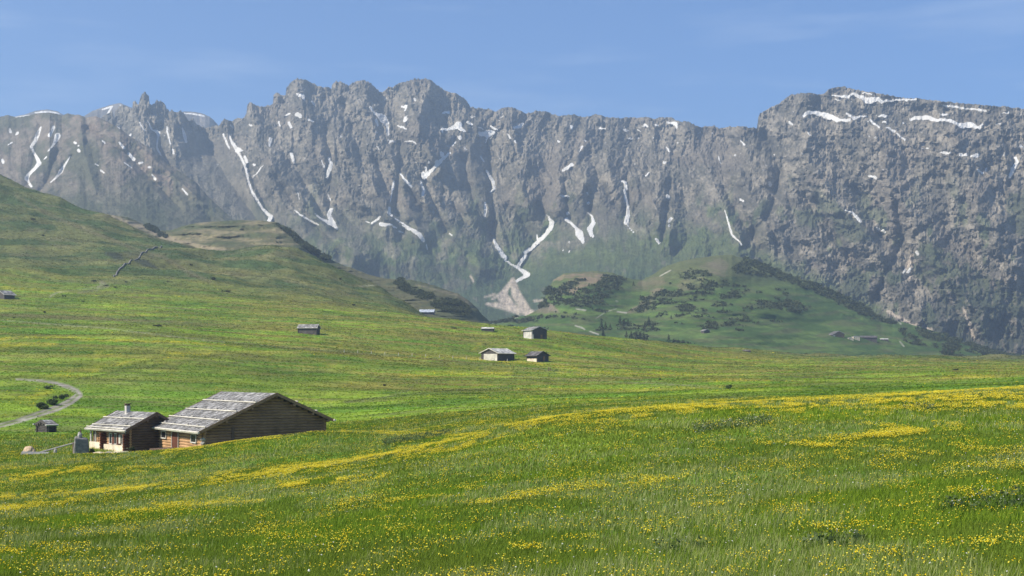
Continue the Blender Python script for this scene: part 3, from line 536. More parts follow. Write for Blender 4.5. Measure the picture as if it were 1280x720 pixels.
R=(14*fbm(X/110,Y0/14,3,711)+7*ridged(X/40,Y0/8,4,713))*sm(.9,1.4,par)*sm(3.05,2.7,par)
T.D=T.D+R; T.H=hy(Y0,T.D)
q=fbm(X/50,Y0/7,4,721); q2=fbm(X/14,Y0/3,4,723)
cl=lerp(np.broadcast_to(C(.10,.098,.048),UU.shape+(3,)).copy(),C(.19,.165,.095),sm(-.1,.6,q+.7*q2)*sm(480,330,UU)); 
cl=lerp(cl,C(.060,.078,.034),sm(0,.4,-q+.3*q2)*.7)
cl=lerp(cl,C(.27,.22,.15),stroke(UU,Y0,[(140,270,3),(180,285,5),(215,300,6),(250,307,3),(305,318,3)],3)*.7)
cl=lerp(cl,C(.22,.19,.12),stroke(UU,Y0,[(520,356,2),(545,362,2),(575,370,3),(592,385,2)],3)*.7)
cl=lerp(cl,C(.09,.10,.045),sm(440,500,UU)*sm(385,395,Y0)*.8)
pineT=[[(500,350),(512,360),(540,368),(543,374),(520,373),(500,362),(493,354)],[(536,378),(556,374),(573,377),(585,385),(589,391),(580,394),(566,393),(545,386)],[(196,291),(205,293),(207,298),(198,297)],[(182,280),(196,286),(194,291),(184,287)],[(345,281),(358,287),(380,304),(395,315),(412,324),(405,325),(385,315),(365,298)]]
pm=np.zeros(UU.shape,f32)
for p in pineT: pm=np.maximum(pm,poly(UU,Y0,p,1.5,2.0))
pm*=sm(-.5,-.15,fbm(X/12,Y0/2.6,3,847)); pmT=pm; cl=lerp(cl,C(.06,.066,.04),pm*.85)
T.build('tawny_hill',MAT_HILL,{'Col':('C',cl)},smooth=True); tag(T.obj,'low tawny hill with dark scrub between meadow and rock wall','hill',kind='structure')

# ---------------- green pasture hills at centre right
cp=[(520,440),(560,425),(600,408),(640,398),(660,394),(676,385),(684,365),(692,350),(705,342),(722,340),(745,339),(765,341),(780,346),(790,349),(803,350),(815,344),(830,334),(850,327),(870,323),(885,321),(900,319),(915,319),(930,323),(945,328),(960,333),(985,342),(1000,348),(1030,361),(1055,371),(1080,383),(1100,396),(1115,401),(1130,403),(1150,409),(1175,416),(1200,426),(1225,434),(1250,442),(1280,446),(1400,452),(2000,470)]
U=ucols(520,640,1310,2000,1.3,14); crest=pl(cp,U)+.5*pn(U/6,U*0,801)
k=pls([(520,1000),(700,1000),(1280,1150),(2000,1150)],U); y0=pl([(520,450),(700,440),(850,450),(1000,462),(1280,468),(2000,480)],U)
kn=[(k-150,hy(y0+30,k)-20),(k,hy(y0,k))]; dm=k+240; kn.append((dm,hy(pls(cp,U,30)*.45+y0*.55,dm))); dc=dm+330; kn.append((dc,hy(crest,dc))); back_rows(kn,[(80,8),(400,110)])
P=Sheet(U,[a for a,b in kn],[b for a,b in kn],[3,75,80,6,5]); UU=P.UU; Y0=P.Y(); par=np.broadcast_to(P.par[:,None],UU.shape); X=P.X()
R=(16*fbm(X/120,Y0/24,3,811)+2.5*ridged(X/50,Y0/12,4,813))*sm(.9,1.4,par)*sm(3.05,2.7,par)
# knolls: each hump bulges forward
for (cx,cy,rx,ry,a) in [(735,362,55,22,60),(835,378,45,16,45),(885,345,40,18,50),(940,385,60,22,50),(860,395,45,12,35),(1060,425,60,18,40),(1130,425,30,14,25),(930,420,60,14,30),(700,395,40,14,25)]:
    R-=a*np.exp(-((UU-cx)/rx)**2-((Y0-cy)/ry)**2)
P.D=P.D+R*sm(.9,1.4,par)*sm(3.05,2.7,par); P.H=hy(Y0,P.D)
q=fbm(X/60,Y0/9,4,821); q2=fbm(X/18,Y0/4,4,823); upz=sm(370,335,Y0)
cl=lerp(np.broadcast_to(C(.052,.095,.024),UU.shape+(3,)).copy(),C(.095,.145,.036),sm(-.3,.4,q+.4*q2))
cl=lerp(cl,C(.095,.10,.045),sm(.05,.5,fbm(X/45,Y0/6,4,831))*.6)
cl=lerp(cl,C(.105,.110,.050),upz*.75)
for p,cc in (([(686,345),(745,340),(775,347),(760,352),(735,355),(715,368),(690,368),(705,355),(725,345),(690,352)],C(.20,.155,.10)),([(795,382),(820,360),(830,360),(808,388),(780,392)],C(.17,.145,.09)),([(800,350),(830,345),(835,355),(810,362),(790,360)],C(.13,.12,.065)),([(875,332),(900,322),(912,330),(905,345),(885,342)],C(.15,.135,.085)),([(650,375),(690,380),(700,390),(680,392),(655,385)],C(.17,.14,.11)),([(850,350),(880,345),(880,360),(845,365)],C(.12,.12,.06))):
    cl=lerp(cl,cc,poly(UU,Y0,p,2,2.5)*(.5+.5*sm(-.4,.2,q2)))
for pts in ([(603,406,.6),(625,402,.8),(648,396,1.2)],[(719,407,1.2),(728,410,1.8),(731,412,1)],[(737,414,1),(748,418,1.6)],[(771,389.5,1),(783,391,1.6)],[(770,376,.8),(772,377,1)],[(720,386,1),(732,388,1.5)],[(745,398,.5),(757,390,.5),(770,386,.5)],[(825,345,1),(838,338,1.2)],[(1124,403,1),(1126,405,1.5)],[(1125,427,1.2),(1130,433,1.2)]):
    cl=lerp(cl,C(.42,.40,.33),stroke(UU,Y0,pts,1)*.9)
pine=[[(697,378),(708,366),(722,357),(735,349),(719,350),(703,359),(688,366),(685,375)],[(690,382),(705,370),(722,366),(738,362),(750,352),(752,345),(765,346),(780,349),(775,360),(762,370),(752,380),(740,384),(720,385),(700,384)],[(789,390),(800,378),(815,370),(825,365),(850,364),(856,372),(840,376),(822,378),(818,388),(805,392)],[(861,372),(862,361),(878,358),(892,362),(890,370),(875,371)],[(838,397),(845,385),(857,380),(868,384),(866,392),(852,397)],[(847,347),(862,338),(882,339),(888,345),(875,350),(855,350)],[(895,372),(912,365),(930,362),(938,366),(920,374),(900,376)],[(876,411),(880,404),(890,402),(898,406),(896,412),(884,413)],[(900,408),(912,400),(925,395),(938,398),(942,402),(925,406),(915,410)],[(935,318),(950,328),(975,340),(1000,349),(1030,360),(1058,372),(1082,385),(1100,397),(1085,398),(1060,386),(1035,374),(1012,363),(985,353),(960,348),(940,345),(918,342),(915,334),(925,328)],[(945,378),(970,374),(1000,376),(1012,385),(1000,392),(970,388),(945,386)],[(1122,410),(1132,412),(1148,425),(1158,431),(1150,433),(1135,430),(1126,422)],[(868,388),(878,386),(885,390),(878,395),(868,393)],[(860,360),(862,355),(880,350),(905,352),(915,356),(900,360)],[(1175,430),(1190,426),(1200,436),(1190,444),(1178,443)],[(1145,411),(1170,416),(1200,430),(1180,428),(1150,420)],[(656,386),(670,376),(688,380),(684,386)],[(655,348+6),(676,352),(700,368),(680,372),(660,368)],[(1205,425),(1230,434),(1260,442),(1240,446),(1215,438)],[(1088,398),(1110,400),(1120,404),(1105,406)],[(770,409),(778,400),(790,404),(786,412)],[(800,413),(808,402),(826,406),(822,415),(806,416)],[(779,420),(798,415),(809,421),(808,429),(785,428)],[(832,430),(843,424),(858,429),(873,436),(840,436)],[(820,395),(835,390),(832,397),(822,399)],[(1215,433),(1300,446),(1300,451),(1230,446)]]
pm=np.zeros(UU.shape,f32)
for i,p in enumerate(pine): pm=np.maximum(pm,poly(UU,Y0,p,1.5,2.5,seed=i))
pm*=sm(-.25,.05,fbm(X/16,Y0/2.6,3,845))
pm=np.maximum(pm,.8*sm(.42,.55,fbm(X/30,Y0/4.5,4,841))*sm(1010,960,UU)*sm(345,365,Y0)*sm(425,405,Y0))
pm=np.maximum(pm,.8*sm(.2,.35,fbm(X/30,Y0/4.5,4,843))*sm(1150,1180,UU))
cl=lerp(cl,C(.058,.075,.036),pm*.7)
P.build('pasture_hills',MAT_HILL,{'Col':('C',cl)},smooth=True); tag(P.obj,'green pasture hills with dark scrub patches below the rock wall','hill',kind='structure')


# ================================================================== things
def mat_wood(name, a, b, sc=(1,1,9), rough=.85, freq=2.2, spec=.15):
    m,nt,bs=new_mat(name,rough,spec)
    n1=noise(nt,freq,5,.65,sc=sc); n2=noise(nt,.6,3,.6)
    f=rng_map(nt,n1,.3,.7,0,1); c=mixc(nt,f,a,b); c=mixc(nt,1.0,c,scal(nt,n2,.75,1.25),'MULTIPLY')
    nt.links.new(c,bs.inputs['Base Color']); bump(nt,bs,n1,.5,.03); return m
def mat_shingle(name, a, b):
    m,nt,bs=new_mat(name,.8,.25); at=N(nt,'ShaderNodeAttribute'); at.attribute_name='tone'
    n1=noise(nt,3.0,5,.65); n2=noise(nt,.5,3,.6)
    c=mixc(nt,at.outputs['Fac'],a,b); c=mixc(nt,1.0,c,scal(nt,n1,.6,1.4),'MULTIPLY'); c=mixc(nt,1.0,c,scal(nt,n2,.65,1.35),'MULTIPLY')
    nt.links.new(c,bs.inputs['Base Color']); bump(nt,bs,n1,.4,.03); return m
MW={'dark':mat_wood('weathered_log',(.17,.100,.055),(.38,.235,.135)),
    'black':mat_wood('old_dark_log',(.080,.052,.038),(.20,.135,.095)),
    'char':mat_wood('grey_weathered_wood',(.045,.040,.037),(.13,.118,.108)),
    'darkstone':mat_wood('lichen_stone',(.11,.105,.095),(.30,.285,.26),(1,1,1),.9,3.0),
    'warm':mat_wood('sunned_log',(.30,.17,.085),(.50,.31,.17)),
    'grey':mat_wood('silver_plank',(.36,.34,.30),(.60,.57,.51)),
    'pale':mat_wood('bleached_board',(.42,.39,.33),(.64,.60,.51)),
    'brown':mat_wood('shutter_wood',(.075,.028,.018),(.13,.05,.03)),
    'shingle':mat_shingle('grey_shingle',(.13,.125,.12),(.34,.33,.32)),
    'shinglepale':mat_shingle('pale_shingle',(.34,.33,.31),(.62,.60,.55)),
    'shingledark':mat_shingle('dark_shingle',(.07,.065,.065),(.17,.16,.155)),
    'metal':mat_shingle('zinc_sheet',(.34,.38,.44),(.46,.50,.56)),
    'stone':mat_wood('field_stone',(.20,.19,.175),(.42,.40,.37),(1,1,1),.9,3.0),
    'tanstone':mat_wood('tan_stone',(.35,.25,.16),(.55,.42,.28),(1,1,1),.9,3.0),
    'plaster':mat_wood('lime_plaster',(.52,.42,.30),(.72,.63,.48),(1,1,1),.9,1.2),
    'void':new_mat('dark_glass',.25,.5)[0]}
MW['void'].node_tree.nodes['Principled BSDF'].inputs['Base Color'].default_value=(.02,.02,.022,1)

class MB:
    def __init__(s): s.v=[]; s.f=[]; s.t=[]
    def add(s,vs,fs,t=0.):
        o=len(s.v); s.v+=[tuple(v) for v in vs]; s.f+=[tuple(i+o for i in f) for f in fs]; s.t+=[t]*len(vs); return s
    def box(s,x0,x1,y0,y1,z0,z1,t=0.):
        v=[(x,y,z) for z in (z0,z1) for y in (y0,y1) for x in (x0,x1)]
        return s.add(v,[(0,2,3,1),(4,5,7,6),(0,1,5,4),(2,6,7,3),(0,4,6,2),(1,3,7,5)],t)
    def hexa(s,b,tp,t=0.):
        return s.add(list(b)+list(tp),[(3,2,1,0),(4,5,6,7),(0,1,5,4),(1,2,6,5),(2,3,7,6),(3,0,4,7)],t)
    def rod(s,a,b,r0,r1=None,n=7,t=0.,squash=1.):
        r1=r0 if r1 is None else r1; a=Vector(a); b=Vector(b); z=(b-a).normalized(); x=z.orthogonal().normalized(); y=z.cross(x)
        vs=[]
        for p,r in ((a,r0),(b,r1)):
            for i in range(n):
                q=6.28318*i/n; vs.append(p+x*math.cos(q)*r+y*math.sin(q)*r*squash)
        fs=[(i,(i+1)%n,n+(i+1)%n,n+i) for i in range(n)]+[tuple(range(n-1,-1,-1)),tuple(range(n,2*n))]
        return s.add(vs,fs,t)
    def lump(s,c,r,seed=0,sub=2,flat=1.,jag=.22,t=0.):
        import bmesh
        bm=bmesh.new(); bmesh.ops.create_icosphere(bm,subdivisions=sub,radius=1)
        rr=random.Random(seed); ox=rr.random()*50
        from mathutils import noise as mn
        vs=[]
        for v in bm.verts:
            k=1+jag*mn.noise(v.co*1.3+Vector((ox,0,0)))*2+jag*.5*mn.noise(v.co*3.1+Vector((ox,9,0)))
            vs.append((c[0]+v.co.x*r[0]*k,c[1]+v.co.y*r[1]*k,c[2]+v.co.z*r[2]*k*flat))
        fs=[tuple(q.index for q in f.verts) for f in bm.faces]; bm.free()
        return s.add(vs,fs,t)
    def build(s,name,mat,parent=None):
        me=bpy.data.meshes.new(name); me.from_pydata(s.v,[],s.f); me.update()
        a=me.attributes.new('tone','FLOAT','POINT'); a.data.foreach_set('value',np.array(s.t,f32)); me.materials.append(mat)
        o=bpy.data.objects.new(name,me); COL.objects.link(o)
        if parent: o.parent=parent
        return o
def empty(name,loc,rz=0,label=None,cat=None,group=None):
    o=bpy.data.objects.new(name,None); COL.objects.link(o); o.location=loc; o.rotation_euler=(0,0,rz); o.empty_display_size=.3
    return tag(o,label,cat,group)
def P3(u,y,d): return Vector(((u-640)/F*d,d,(HOR-y)/F*d))
def fit(P0,dr,u,y):
    k=(u-640)/F; s=(k*P0.y-P0.x)/(dr[0]-k*dr[1]); Yd=P0.y+s*dr[1]; return s,(HOR-y)/F*Yd-P0.z

def building(name,label,cat,apex,d,th,left=None,right=None,back=None,WL=None,WR=None,dzL=None,dzR=None,L=None,
             sheet=None,wall='dark',roof='shingle',board='grey',ox=.6,oy=.6,logr=.15,courses=True,group=None,ext=.6,plinth=None,detail=True,wallL=None,porch=0,foot=None):
    if foot: d=(sheet or M).at(*foot).y+.5
    rr=random.Random(int(apex[0]*7)); th=math.radians(th); P0=P3(*apex,d); e=(math.cos(th),math.sin(th)); n=(-math.sin(th),math.cos(th))
    if left: s_,z_=fit(P0,e,*left); WL=-s_; dzL=-z_
    if right: s_,z_=fit(P0,e,*right); WR=s_; dzR=-z_
    if back: L,_=fit(P0,n,*back)
    g=[]
    for (lx,ly) in ((-WL+ox,oy),(WR-ox,oy),(-WL+ox,L-oy),(WR-ox,L-oy)):
        X_=P0.x+lx*e[0]+ly*n[0]; Y_=P0.y+lx*e[1]+ly*n[1]; g.append((sheet or M).ground(X_,Y_))
    gz=min(g); H=P0.z-gz
    root=empty(name,(P0.x,P0.y,gz),th,label,cat,group)
    zl=H-dzL; zr=H-dzR; T=.16 if detail else .1
    def rz(x): return (H+(x/WL)*dzL if x<0 else H-(x/WR)*dzR)-T-.02
    xl=-WL+ox; xr=WR-ox; y0=oy; y1=L-oy
    # log walls
    def logs_gable(yy):
        m=MB(); z=-ext
        while z<H-T:
            zc=z+logr; lim=zc+logr*.6
            a=xl if lim<rz(xl) else -WL*(H-T-lim)/dzL; b=xr if lim<rz(xr) else WR*(H-T-lim)/dzR
            if b-a>.3:
                ea=.22 if a==xl else 0; eb=.22 if b==xr else 0
                if detail: m.rod((a-ea,yy,zc),(b+eb,yy,zc),logr*1.06*(.95+.1*rr.random()),n=6)
                else: m.box(a-ea,b+eb,yy-.1,yy+.1,zc-logr,zc+logr)
            z+=logr*2
        return m
    def logs_side(xx,za,ha=None,m=None):
        m=m or MB(); z=za
        top=rz(xx) if ha is None else ha
        while z+logr<top+.05:
            zc=z+logr*1.0
            if detail: m.rod((xx,y0-.22,zc),(xx,y1+.22,zc),logr*1.04*(.95+.1*rr.random()),n=6)
            else: m.box(xx-.1,xx+.1,y0-.2,y1+.2,zc-logr,zc+logr)
            z+=logr*2
        return m
    logs_gable(y0).build('gable_wall',MW[wall],root); logs_gable(y1).build('gable_wall',MW[wall],root)
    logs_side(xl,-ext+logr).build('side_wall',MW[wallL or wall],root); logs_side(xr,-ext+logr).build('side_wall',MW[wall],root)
    if plinth:
        MB().box(xl-.28,xl+.1,y0-.1-porch,y1+.1,-ext,plinth).build('plinth',MW['plaster'],root)
    # roof slabs of overlapping shingle courses
    for side,(Wd,dz) in (('l',(WL,dzL)),('r',(WR,dzR))):
        sg=-1 if side=='l' else 1; sl=math.hypot(Wd,dz); ux=Wd/sl*sg; uz=-dz/sl; nx=dz/sl*sg; nz=Wd/sl
        m=MB(); ya=0.-porch*0; yb=L
        def P(t,y,h): return (ux*t+nx*h, y, H+uz*t+nz*h)
        m.hexa([P(0,ya,-T),P(sl-.05,ya,-T),P(sl-.05,yb,-T),P(0,yb,-T)],[P(0,ya,-.04),P(sl-.05,ya,-.04),P(sl-.05,yb,-.04),P(0,yb,-.04)],.2)
        if courses:
            ex=.36 if detail else .7; k=max(1,int(sl/ex)); ex=sl/k
            for i in range(k):
                y=ya
                while y<yb-.02:
                    wd=min(rr.uniform(.22,.5)*(1 if detail else 2.2),yb-y); j=rr.uniform(-.012,.02); j2=rr.uniform(-.03,.05)
                    if yb-(y+wd)<.15: wd=yb-y
                    t0=i*ex; t1=(i+1)*ex+.10+j2; 
                    m.hexa([P(t0,y,-.035+j),P(t1,y,-.01+j),P(t1,y+wd-.012,-.01+j),P(t0,y+wd-.012,-.035+j)],[P(t0,y,.0+j),P(t1,y,.045+j),P(t1,y+wd-.012,.045+j),P(t0,y+wd-.012,.0+j)],rr.random()**1.2)
                    y+=wd
        rm=m.build('roof',MW[roof],root)
        # barge boards and eave board
        for yy in (-.05,L):
            b=MB(); b.hexa([P(0,yy,-T-.05),P(sl+.1,yy,-T-.05),P(sl+.1,yy+.05,-T-.05),P(0,yy+.05,-T-.05)],[P(0,yy,.07),P(sl+.1,yy,.07),P(sl+.1,yy+.05,.07),P(0,yy+.05,.07)])
            b.build('barge_board',MW[wall] if detail else MW[board],root)
        b=MB(); b.hexa([P(sl-.02,-.25,-.10),P(sl+.16,-.25,-.10),P(sl+.16,L+.1,-.10),P(sl-.02,L+.1,-.10)],[P(sl-.02,-.25,.07),P(sl+.16,-.25,.07),P(sl+.16,L+.1,.07),P(sl-.02,L+.1,.07)])
        b.build('eave_board',MW[board],root)
        if detail:
            for t in [.15]+[sl*q for q in (.33,.66,.93)]:
                MB().rod(P(t,-.02,-T-.16),P(t,oy+.1,-T-.16),.12,n=8).build('purlin',MW[wall],root)
    root['dims']=[WL,WR,dzL,dzR,L,H]
    return root,dict(WL=WL,WR=WR,dzL=dzL,dzR=dzR,L=L,H=H,xl=xl,xr=xr,y0=y0,y1=y1,T=T)
def slope_pt(q,side,t,y,h):
    Wd,dz=(q['WL'],q['dzL']) if side<0 else (q['WR'],q['dzR']); sl=math.hypot(Wd,dz)
    return Vector((side*(Wd/sl*t+dz/sl*h),y,q['H']-dz/sl*t+Wd/sl*h)),sl
def battens(root,q,side,ts,ya=.0,yb=None,board='pale',stones=3,seed=1,r=.07):
    rr=random.Random(seed); yb=q['L'] if yb is None else yb
    for t in ts:
        _,sl=slope_pt(q,side,0,0,0); a,_=slope_pt(q,side,t*sl,ya+rr.uniform(-.3,.4),.13); b,_=slope_pt(q,side,t*sl+rr.uniform(-.1,.1),yb+rr.uniform(-.4,.3),.13)
        MB().rod(a,b,r,r*.8,n=6).build('roof_batten',MW[board],root)
        for i in range(stones):
            y=ya+(yb-ya)*(i+.5+rr.uniform(-.3,.3))/stones; c,_=slope_pt(q,side,t*sl-.28,y,.14)
            MB().lump(c,(rr.uniform(.12,.22),rr.uniform(.14,.26),.12),seed=rr.randint(0,999),sub=1).build('roof_stone',MW['stone'],root)

# ---- the big barn
barn,q=building('timber_barn','largest log barn with wide shingle roof weighted by pale poles and a dark gable','barn',(346,491.5),138,30,left=(248,540.5),right=(417,524.5),back=(277,491),
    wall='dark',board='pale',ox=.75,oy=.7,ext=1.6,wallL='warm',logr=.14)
battens(barn,q,-1,(.27,.50,.72,.90),seed=4,stones=4)
battens(barn,q,1,(.35,.7),seed=8,stones=4,board='grey')
gb=MB(); x=q['xl']-.16
def side_opening(root,xw,ya,yb,za,zb,kind,mat,frame='grey'):
    o=MB().box(xw-.17,xw-.05,ya,yb,za,zb).build(kind,MW[mat],root)
    f=MB(); f.box(xw-.22,xw-.14,ya-.1,ya,za-.1,zb+.1); f.box(xw-.22,xw-.14,yb,yb+.1,za-.1,zb+.1); f.box(xw-.22,xw-.14,ya-.02,yb+.02,zb,zb+.1); f.box(xw-.24,xw-.14,ya-.12,yb+.12,za-.1,za)
    f.build('frame',MW[frame],o); return o
zE=q['H']-q['dzL']; Lb=q['y1']-q['y0']
side_opening(barn,q['xl']-.02,q['y0']+.12*Lb,q['y0']+.22*Lb,zE-1.05,zE-.35,'window','void')
side_opening(barn,q['xl']-.02,q['y0']+.50*Lb,q['y0']+.64*Lb,zE-2.0,zE-.3,'door','brown')
side_opening(barn,q['xl']-.02,q['y0']+.78*Lb,q['y0']+.88*Lb,zE-1.0,zE-.4,'window','void')
for yy in (q['y0']-.15,q['y1']+.1):
    c=MB()
    for k in range(8): c.lump((q['xl']-.15,yy,-.6+k*.35),(.26,.26,.20),seed=k,sub=1)
    c.build('corner_stones',MW['stone'],barn)
MB().box(q['xl']+.22*(q['xr']-q['xl']),q['xl']+.22*(q['xr']-q['xl'])+.22,q['y0']-.24,q['y0']+.1,-1.4,q['H']-q['dzL']*.80-.35).build('wall_post',MW['black'],barn)

# ---- the hut with the chimney
hut,q=building('log_hut','smaller log hut with chimney and open porch left of the big barn','hut',(196,515.5),147,40,left=(156,538.5),WR=4.0,dzR=2.3,L=9.6,
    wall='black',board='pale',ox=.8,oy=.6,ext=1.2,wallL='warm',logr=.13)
battens(hut,q,-1,(.40,.80),seed=14,stones=2); battens(hut,q,-1,(.97,),seed=15,stones=0)
zE=q['H']-q['dzL']; xw=q['xl']
pt,sl=slope_pt(q,-1,.35,6.3,0)
ch=empty('chimney',(pt.x,pt.y,pt.z),0); ch.parent=hut
MB().box(-.22,.22,-.22,.22,-.5,.75).build('shaft',MW['grey'],ch); MB().box(-.30,.30,-.30,.30,.93,1.0).build('cap',MW['black'],ch)
[MB().box(a-.05,a+.05,b-.05,b+.05,.75,.93).build('cap_support',MW['black'],ch) for a in(-.16,.16) for b in (-.16,.16)]
MB().box(xw-.42,xw-.16,q['y0']-.1,6.2,-1.0,.75).build('plinth',MW['plaster'],hut)
for (a,b) in ((1.15,1.85),(3.3,3.75),(4.4,4.95)):
    o=side_opening(hut,xw-.02,a,b,zE-1.45,zE-.45,'window','void')
    for (p0,p1) in ((a-.62,a-.12),):
        s_=MB().box(xw-.26,xw-.2,p0,p1,zE-1.5,zE-.4).build('shutter',MW['brown'],hut)
MB().box(xw-.26,xw-.19,2.25,2.9,zE-1.4,zE-.5).build('wall_panel',MW['pale'],hut)
for yy in (q['y0']-.02,6.15):
    m=MB(); 
    for k in range(9): m.rod((xw-.75+.02*(k%2),yy,-.5+k*.29),(xw+.2,yy,-.5+k*.29),.15,n=6)
    m.build('corner_logs',MW['brown'],hut)
for yy in (8.1,9.3):
    MB().rod((xw-.35,yy,-1.0),(xw-.35,yy,zE),.11,n=8).build('porch_post',MW['grey'],hut)
MB().box(xw-.5,xw-.2,6.4,9.4,-1.0,.9).build('porch_wall',MW['plaster'],hut)

# ---- the small sheds in the meadow
def shed(name,label,**k): return building(name,label,'shed',detail=k.pop('detail',False),**k)
small,q=shed('field_shed','tiny grey wooden shed below the bend of the earth road',apex=(51.5,525),d=178,th=-38,left=(43.8,529.8),right=(59,531),back=(64,525.5),wall='char',board='grey',ox=.22,oy=.22,logr=.11,ext=.5,detail=True,roof='shingle')
sA,q=shed('hay_shed','shed with a bright sunlit gable and pale roof, left one of the lower pair',apex=(611,435.2),d=372,foot=(621.5,451),th=-38,left=(599,441.2),right=(623,441.6),back=(633.5,435.5),wall='char',roof='shinglepale',board='pale',ox=.7,oy=.5,ext=.6,group='hay sheds in the middle of the meadow')
for nm,zz in (('sunlit_gable_sheet',0),):
    a=q['xl']+.9; b=q['xr']+.05; zt_=q['H']-q['dzR']-.15
    MB().box(a,b,q['y0']-.19,q['y0']-.115,-.5,zt_).build(nm,MW['pale'],sA)  # pale sheet paints the sunlit part of the gable
sB,q=shed('hay_shed','tall dark shed with sunlit left wall, standing alone above the lower pair',apex=(675,408),d=478,foot=(667,423.5),th=32,left=(664.8,412.6),right=(685,412.6),back=(662.5,406.8),wall='char',wallL='grey',roof='shingle',board='grey',ox=.5,oy=.5,ext=.8,group='hay sheds in the middle of the meadow')  # left wall in paler wood, sunlight put into its colour
MB().box(q['xl']+.1,q['xl']+.5,q['y0']-.35,q['y0']-.12,-.5,1.9).build('pale_post',MW['pale'],sB)
sC,q=shed('hay_shed','low dark-roofed shed with a white lower wall, right one of the lower pair',apex=(679,439),d=376,foot=(672,452),th=48,left=(671,444.8),right=(688,444.4),back=(664,440),wall='char',roof='shingledark',board='shingledark',ox=.7,oy=.4,ext=.6,group='hay sheds in the middle of the meadow')
MB().box(q['xl']-.20,q['xl']-.11,q['y0'],q['y1'],-.5,1.05).build('white_boards',MW['plaster'],sC)
for i,u_ in enumerate((685.6,687.6)):
    p=P3(u_,452,377); p.z=M.ground(p.x,p.y)
    r=empty('gate_post',p,0,'short dark post just right of the white-walled shed, '+('nearer to its wall' if i==0 else 'farther from its wall'),'post','posts beside the low shed')
    MB().rod((0,0,-.3),(0,0,.95),.13,.11,n=7).build('shaft',MW['black'],r); MB().box(-.14,.14,-.14,.14,.95,1.02).build('cap',MW['grey'],r)
sD,q=shed('hay_shed','lone shed seen from its long dark side, left of centre in the meadow',apex=(398.5,405.2),d=462,foot=(386,417.5),th=78,WL=1.9,dzL=1.35,WR=1.9,dzR=1.35,back=(373.5,405.6),wall='char',roof='shingle',board='grey',ox=.45,oy=.35,ext=1.2)
def barn_far(name,label,cat,**k): return building(name,label,cat,detail=False,**k)
sE,q=barn_far('long_barn','long barn with light blue-grey roof on the slope below dark scrub','barn',apex=(543.5,386.8),d=905,foot=(534,393),th=84,WL=4.2,dzL=2.1,WR=3.5,dzR=2.0,back=(524.5,387.0),sheet=T,wall='char',roof='metal',board='metal',ox=.6,oy=.8,ext=3)
sF,q=barn_far('hay_shed','brown shed cut off by the left edge of the photo','shed',apex=(-2,362.6),d=565,foot=(2,373.5),th=-35,WL=3.0,dzL=1.6,WR=3.9,dzR=2.0,L=6.0,wall='char',roof='shingle',board='grey',ox=.7,oy=.6,ext=1.0)
sG,q=barn_far('farm_chalet','gabled wooden chalet, leftmost building of the far farm','chalet',apex=(1049,413.8),d=1200,foot=(1049,421.5),th=14,left=(1040.3,418.4),right=(1057,417.8),L=11,sheet=P,wall='dark',roof='shingledark',board='grey',ox=1.0,oy=.9,ext=3)
MB().box(q['xl']+.2,q['xl']+2.2,q['y0']-.2,q['y0']-.12,.2,2.2).build('white_panel',MW['plaster'],sG)
sH,q=barn_far('long_stable','long low dark-roofed stable at the right of the far farm','stable',apex=(1096,419.6),d=1205,foot=(1085,424.8),th=86,WL=4,dzL=1.8,WR=4,dzR=1.8,back=(1074,419.6),sheet=P,wall='char',roof='shingledark',board='black',ox=.6,oy=.6,ext=3)
sI,q=barn_far('low_annex','low pale-roofed annex at the right end of the far stable','annex',apex=(1110,423),d=1195,foot=(1105,425.5),th=86,WL=2.5,dzL=.9,WR=2.5,dzR=.9,back=(1100,423),sheet=P,wall='char',roof='shinglepale',board='pale',ox=.3,oy=.3,ext=3)
for i,(u_,w_,h_,lb) in enumerate(((1064,4.0,2.2,'small white cabin between the far chalet and the white house'),(1071,5.5,3.6,'bright white little house touching the far stable'))):
    building('white_cabin',lb,'cabin',apex=(u_,424.6-h_*1.35),d=1200,foot=(u_,425),th=10,WL=w_*.55,WR=w_*.55,dzL=.8,dzR=.8,L=5,sheet=P,wall='plaster',roof='shingle',board='pale',ox=.2,oy=.2,ext=3,detail=False)
sJ,q=barn_far('mountain_hut','small dark hut among scrub on the green pasture hill','hut',apex=(884,411.6),d=1180,foot=(884,416.5),th=30,WL=3.2,dzL=1.3,WR=3.2,dzR=1.3,L=5,sheet=P,wall='char',roof='shingle',board='grey',ox=.5,oy=.5,ext=3)
sK,q=barn_far('low_shed','very low dark shed on the far edge of the meadow','shed',apex=(938,437.2),d=690,foot=(936,440),th=82,WL=1.2,dzL=.5,WR=1.2,dzR=.5,L=3.6,wall='char',roof='shingledark',board='black',ox=.1,oy=.1,ext=1)
sL,q=barn_far('wood_store','low wood store with light roof in front of the gravel fan','shed',apex=(617.5,409.0),d=618,foot=(610,414),th=84,WL=1.6,dzL=.6,WR=1.6,dzR=.6,back=(602,408.6),wall='char',roof='shinglepale',board='pale',ox=.3,oy=.2,ext=.8)

for r_,xx in ((sB,.9),(sC,.7)):
    WL_,WR_,dL_,dR_,L_,H_=r_['dims']; k=.5 if r_ is small else 1
    oy_=.22 if r_ is small else (.5 if r_ is sB else .4)
    dr=MB().box(xx-.45*k,xx+.45*k,oy_-.2*k,oy_-.115*k,.05,min(1.75,H_*.62)).build('door',MW['dark'],r_)
# ---- thin post fence along the pale line across the meadow
fr=empty('post_fence',M.at(430,441),0,'thin fence of short posts crossing the meadow right of the lone shed','fence'); o0=fr.location.copy()
for i in range(13):
    p=M.at(430+i*17,440.5+i*.95)-o0; MB().rod((p.x,p.y,p.z-.3),(p.x+.05,p.y,p.z+.85),.09,.07,n=6).build('post',MW['grey'],fr)
del fr['label']; fr['label']='thin fence of short posts crossing the meadow right of the lone shed'
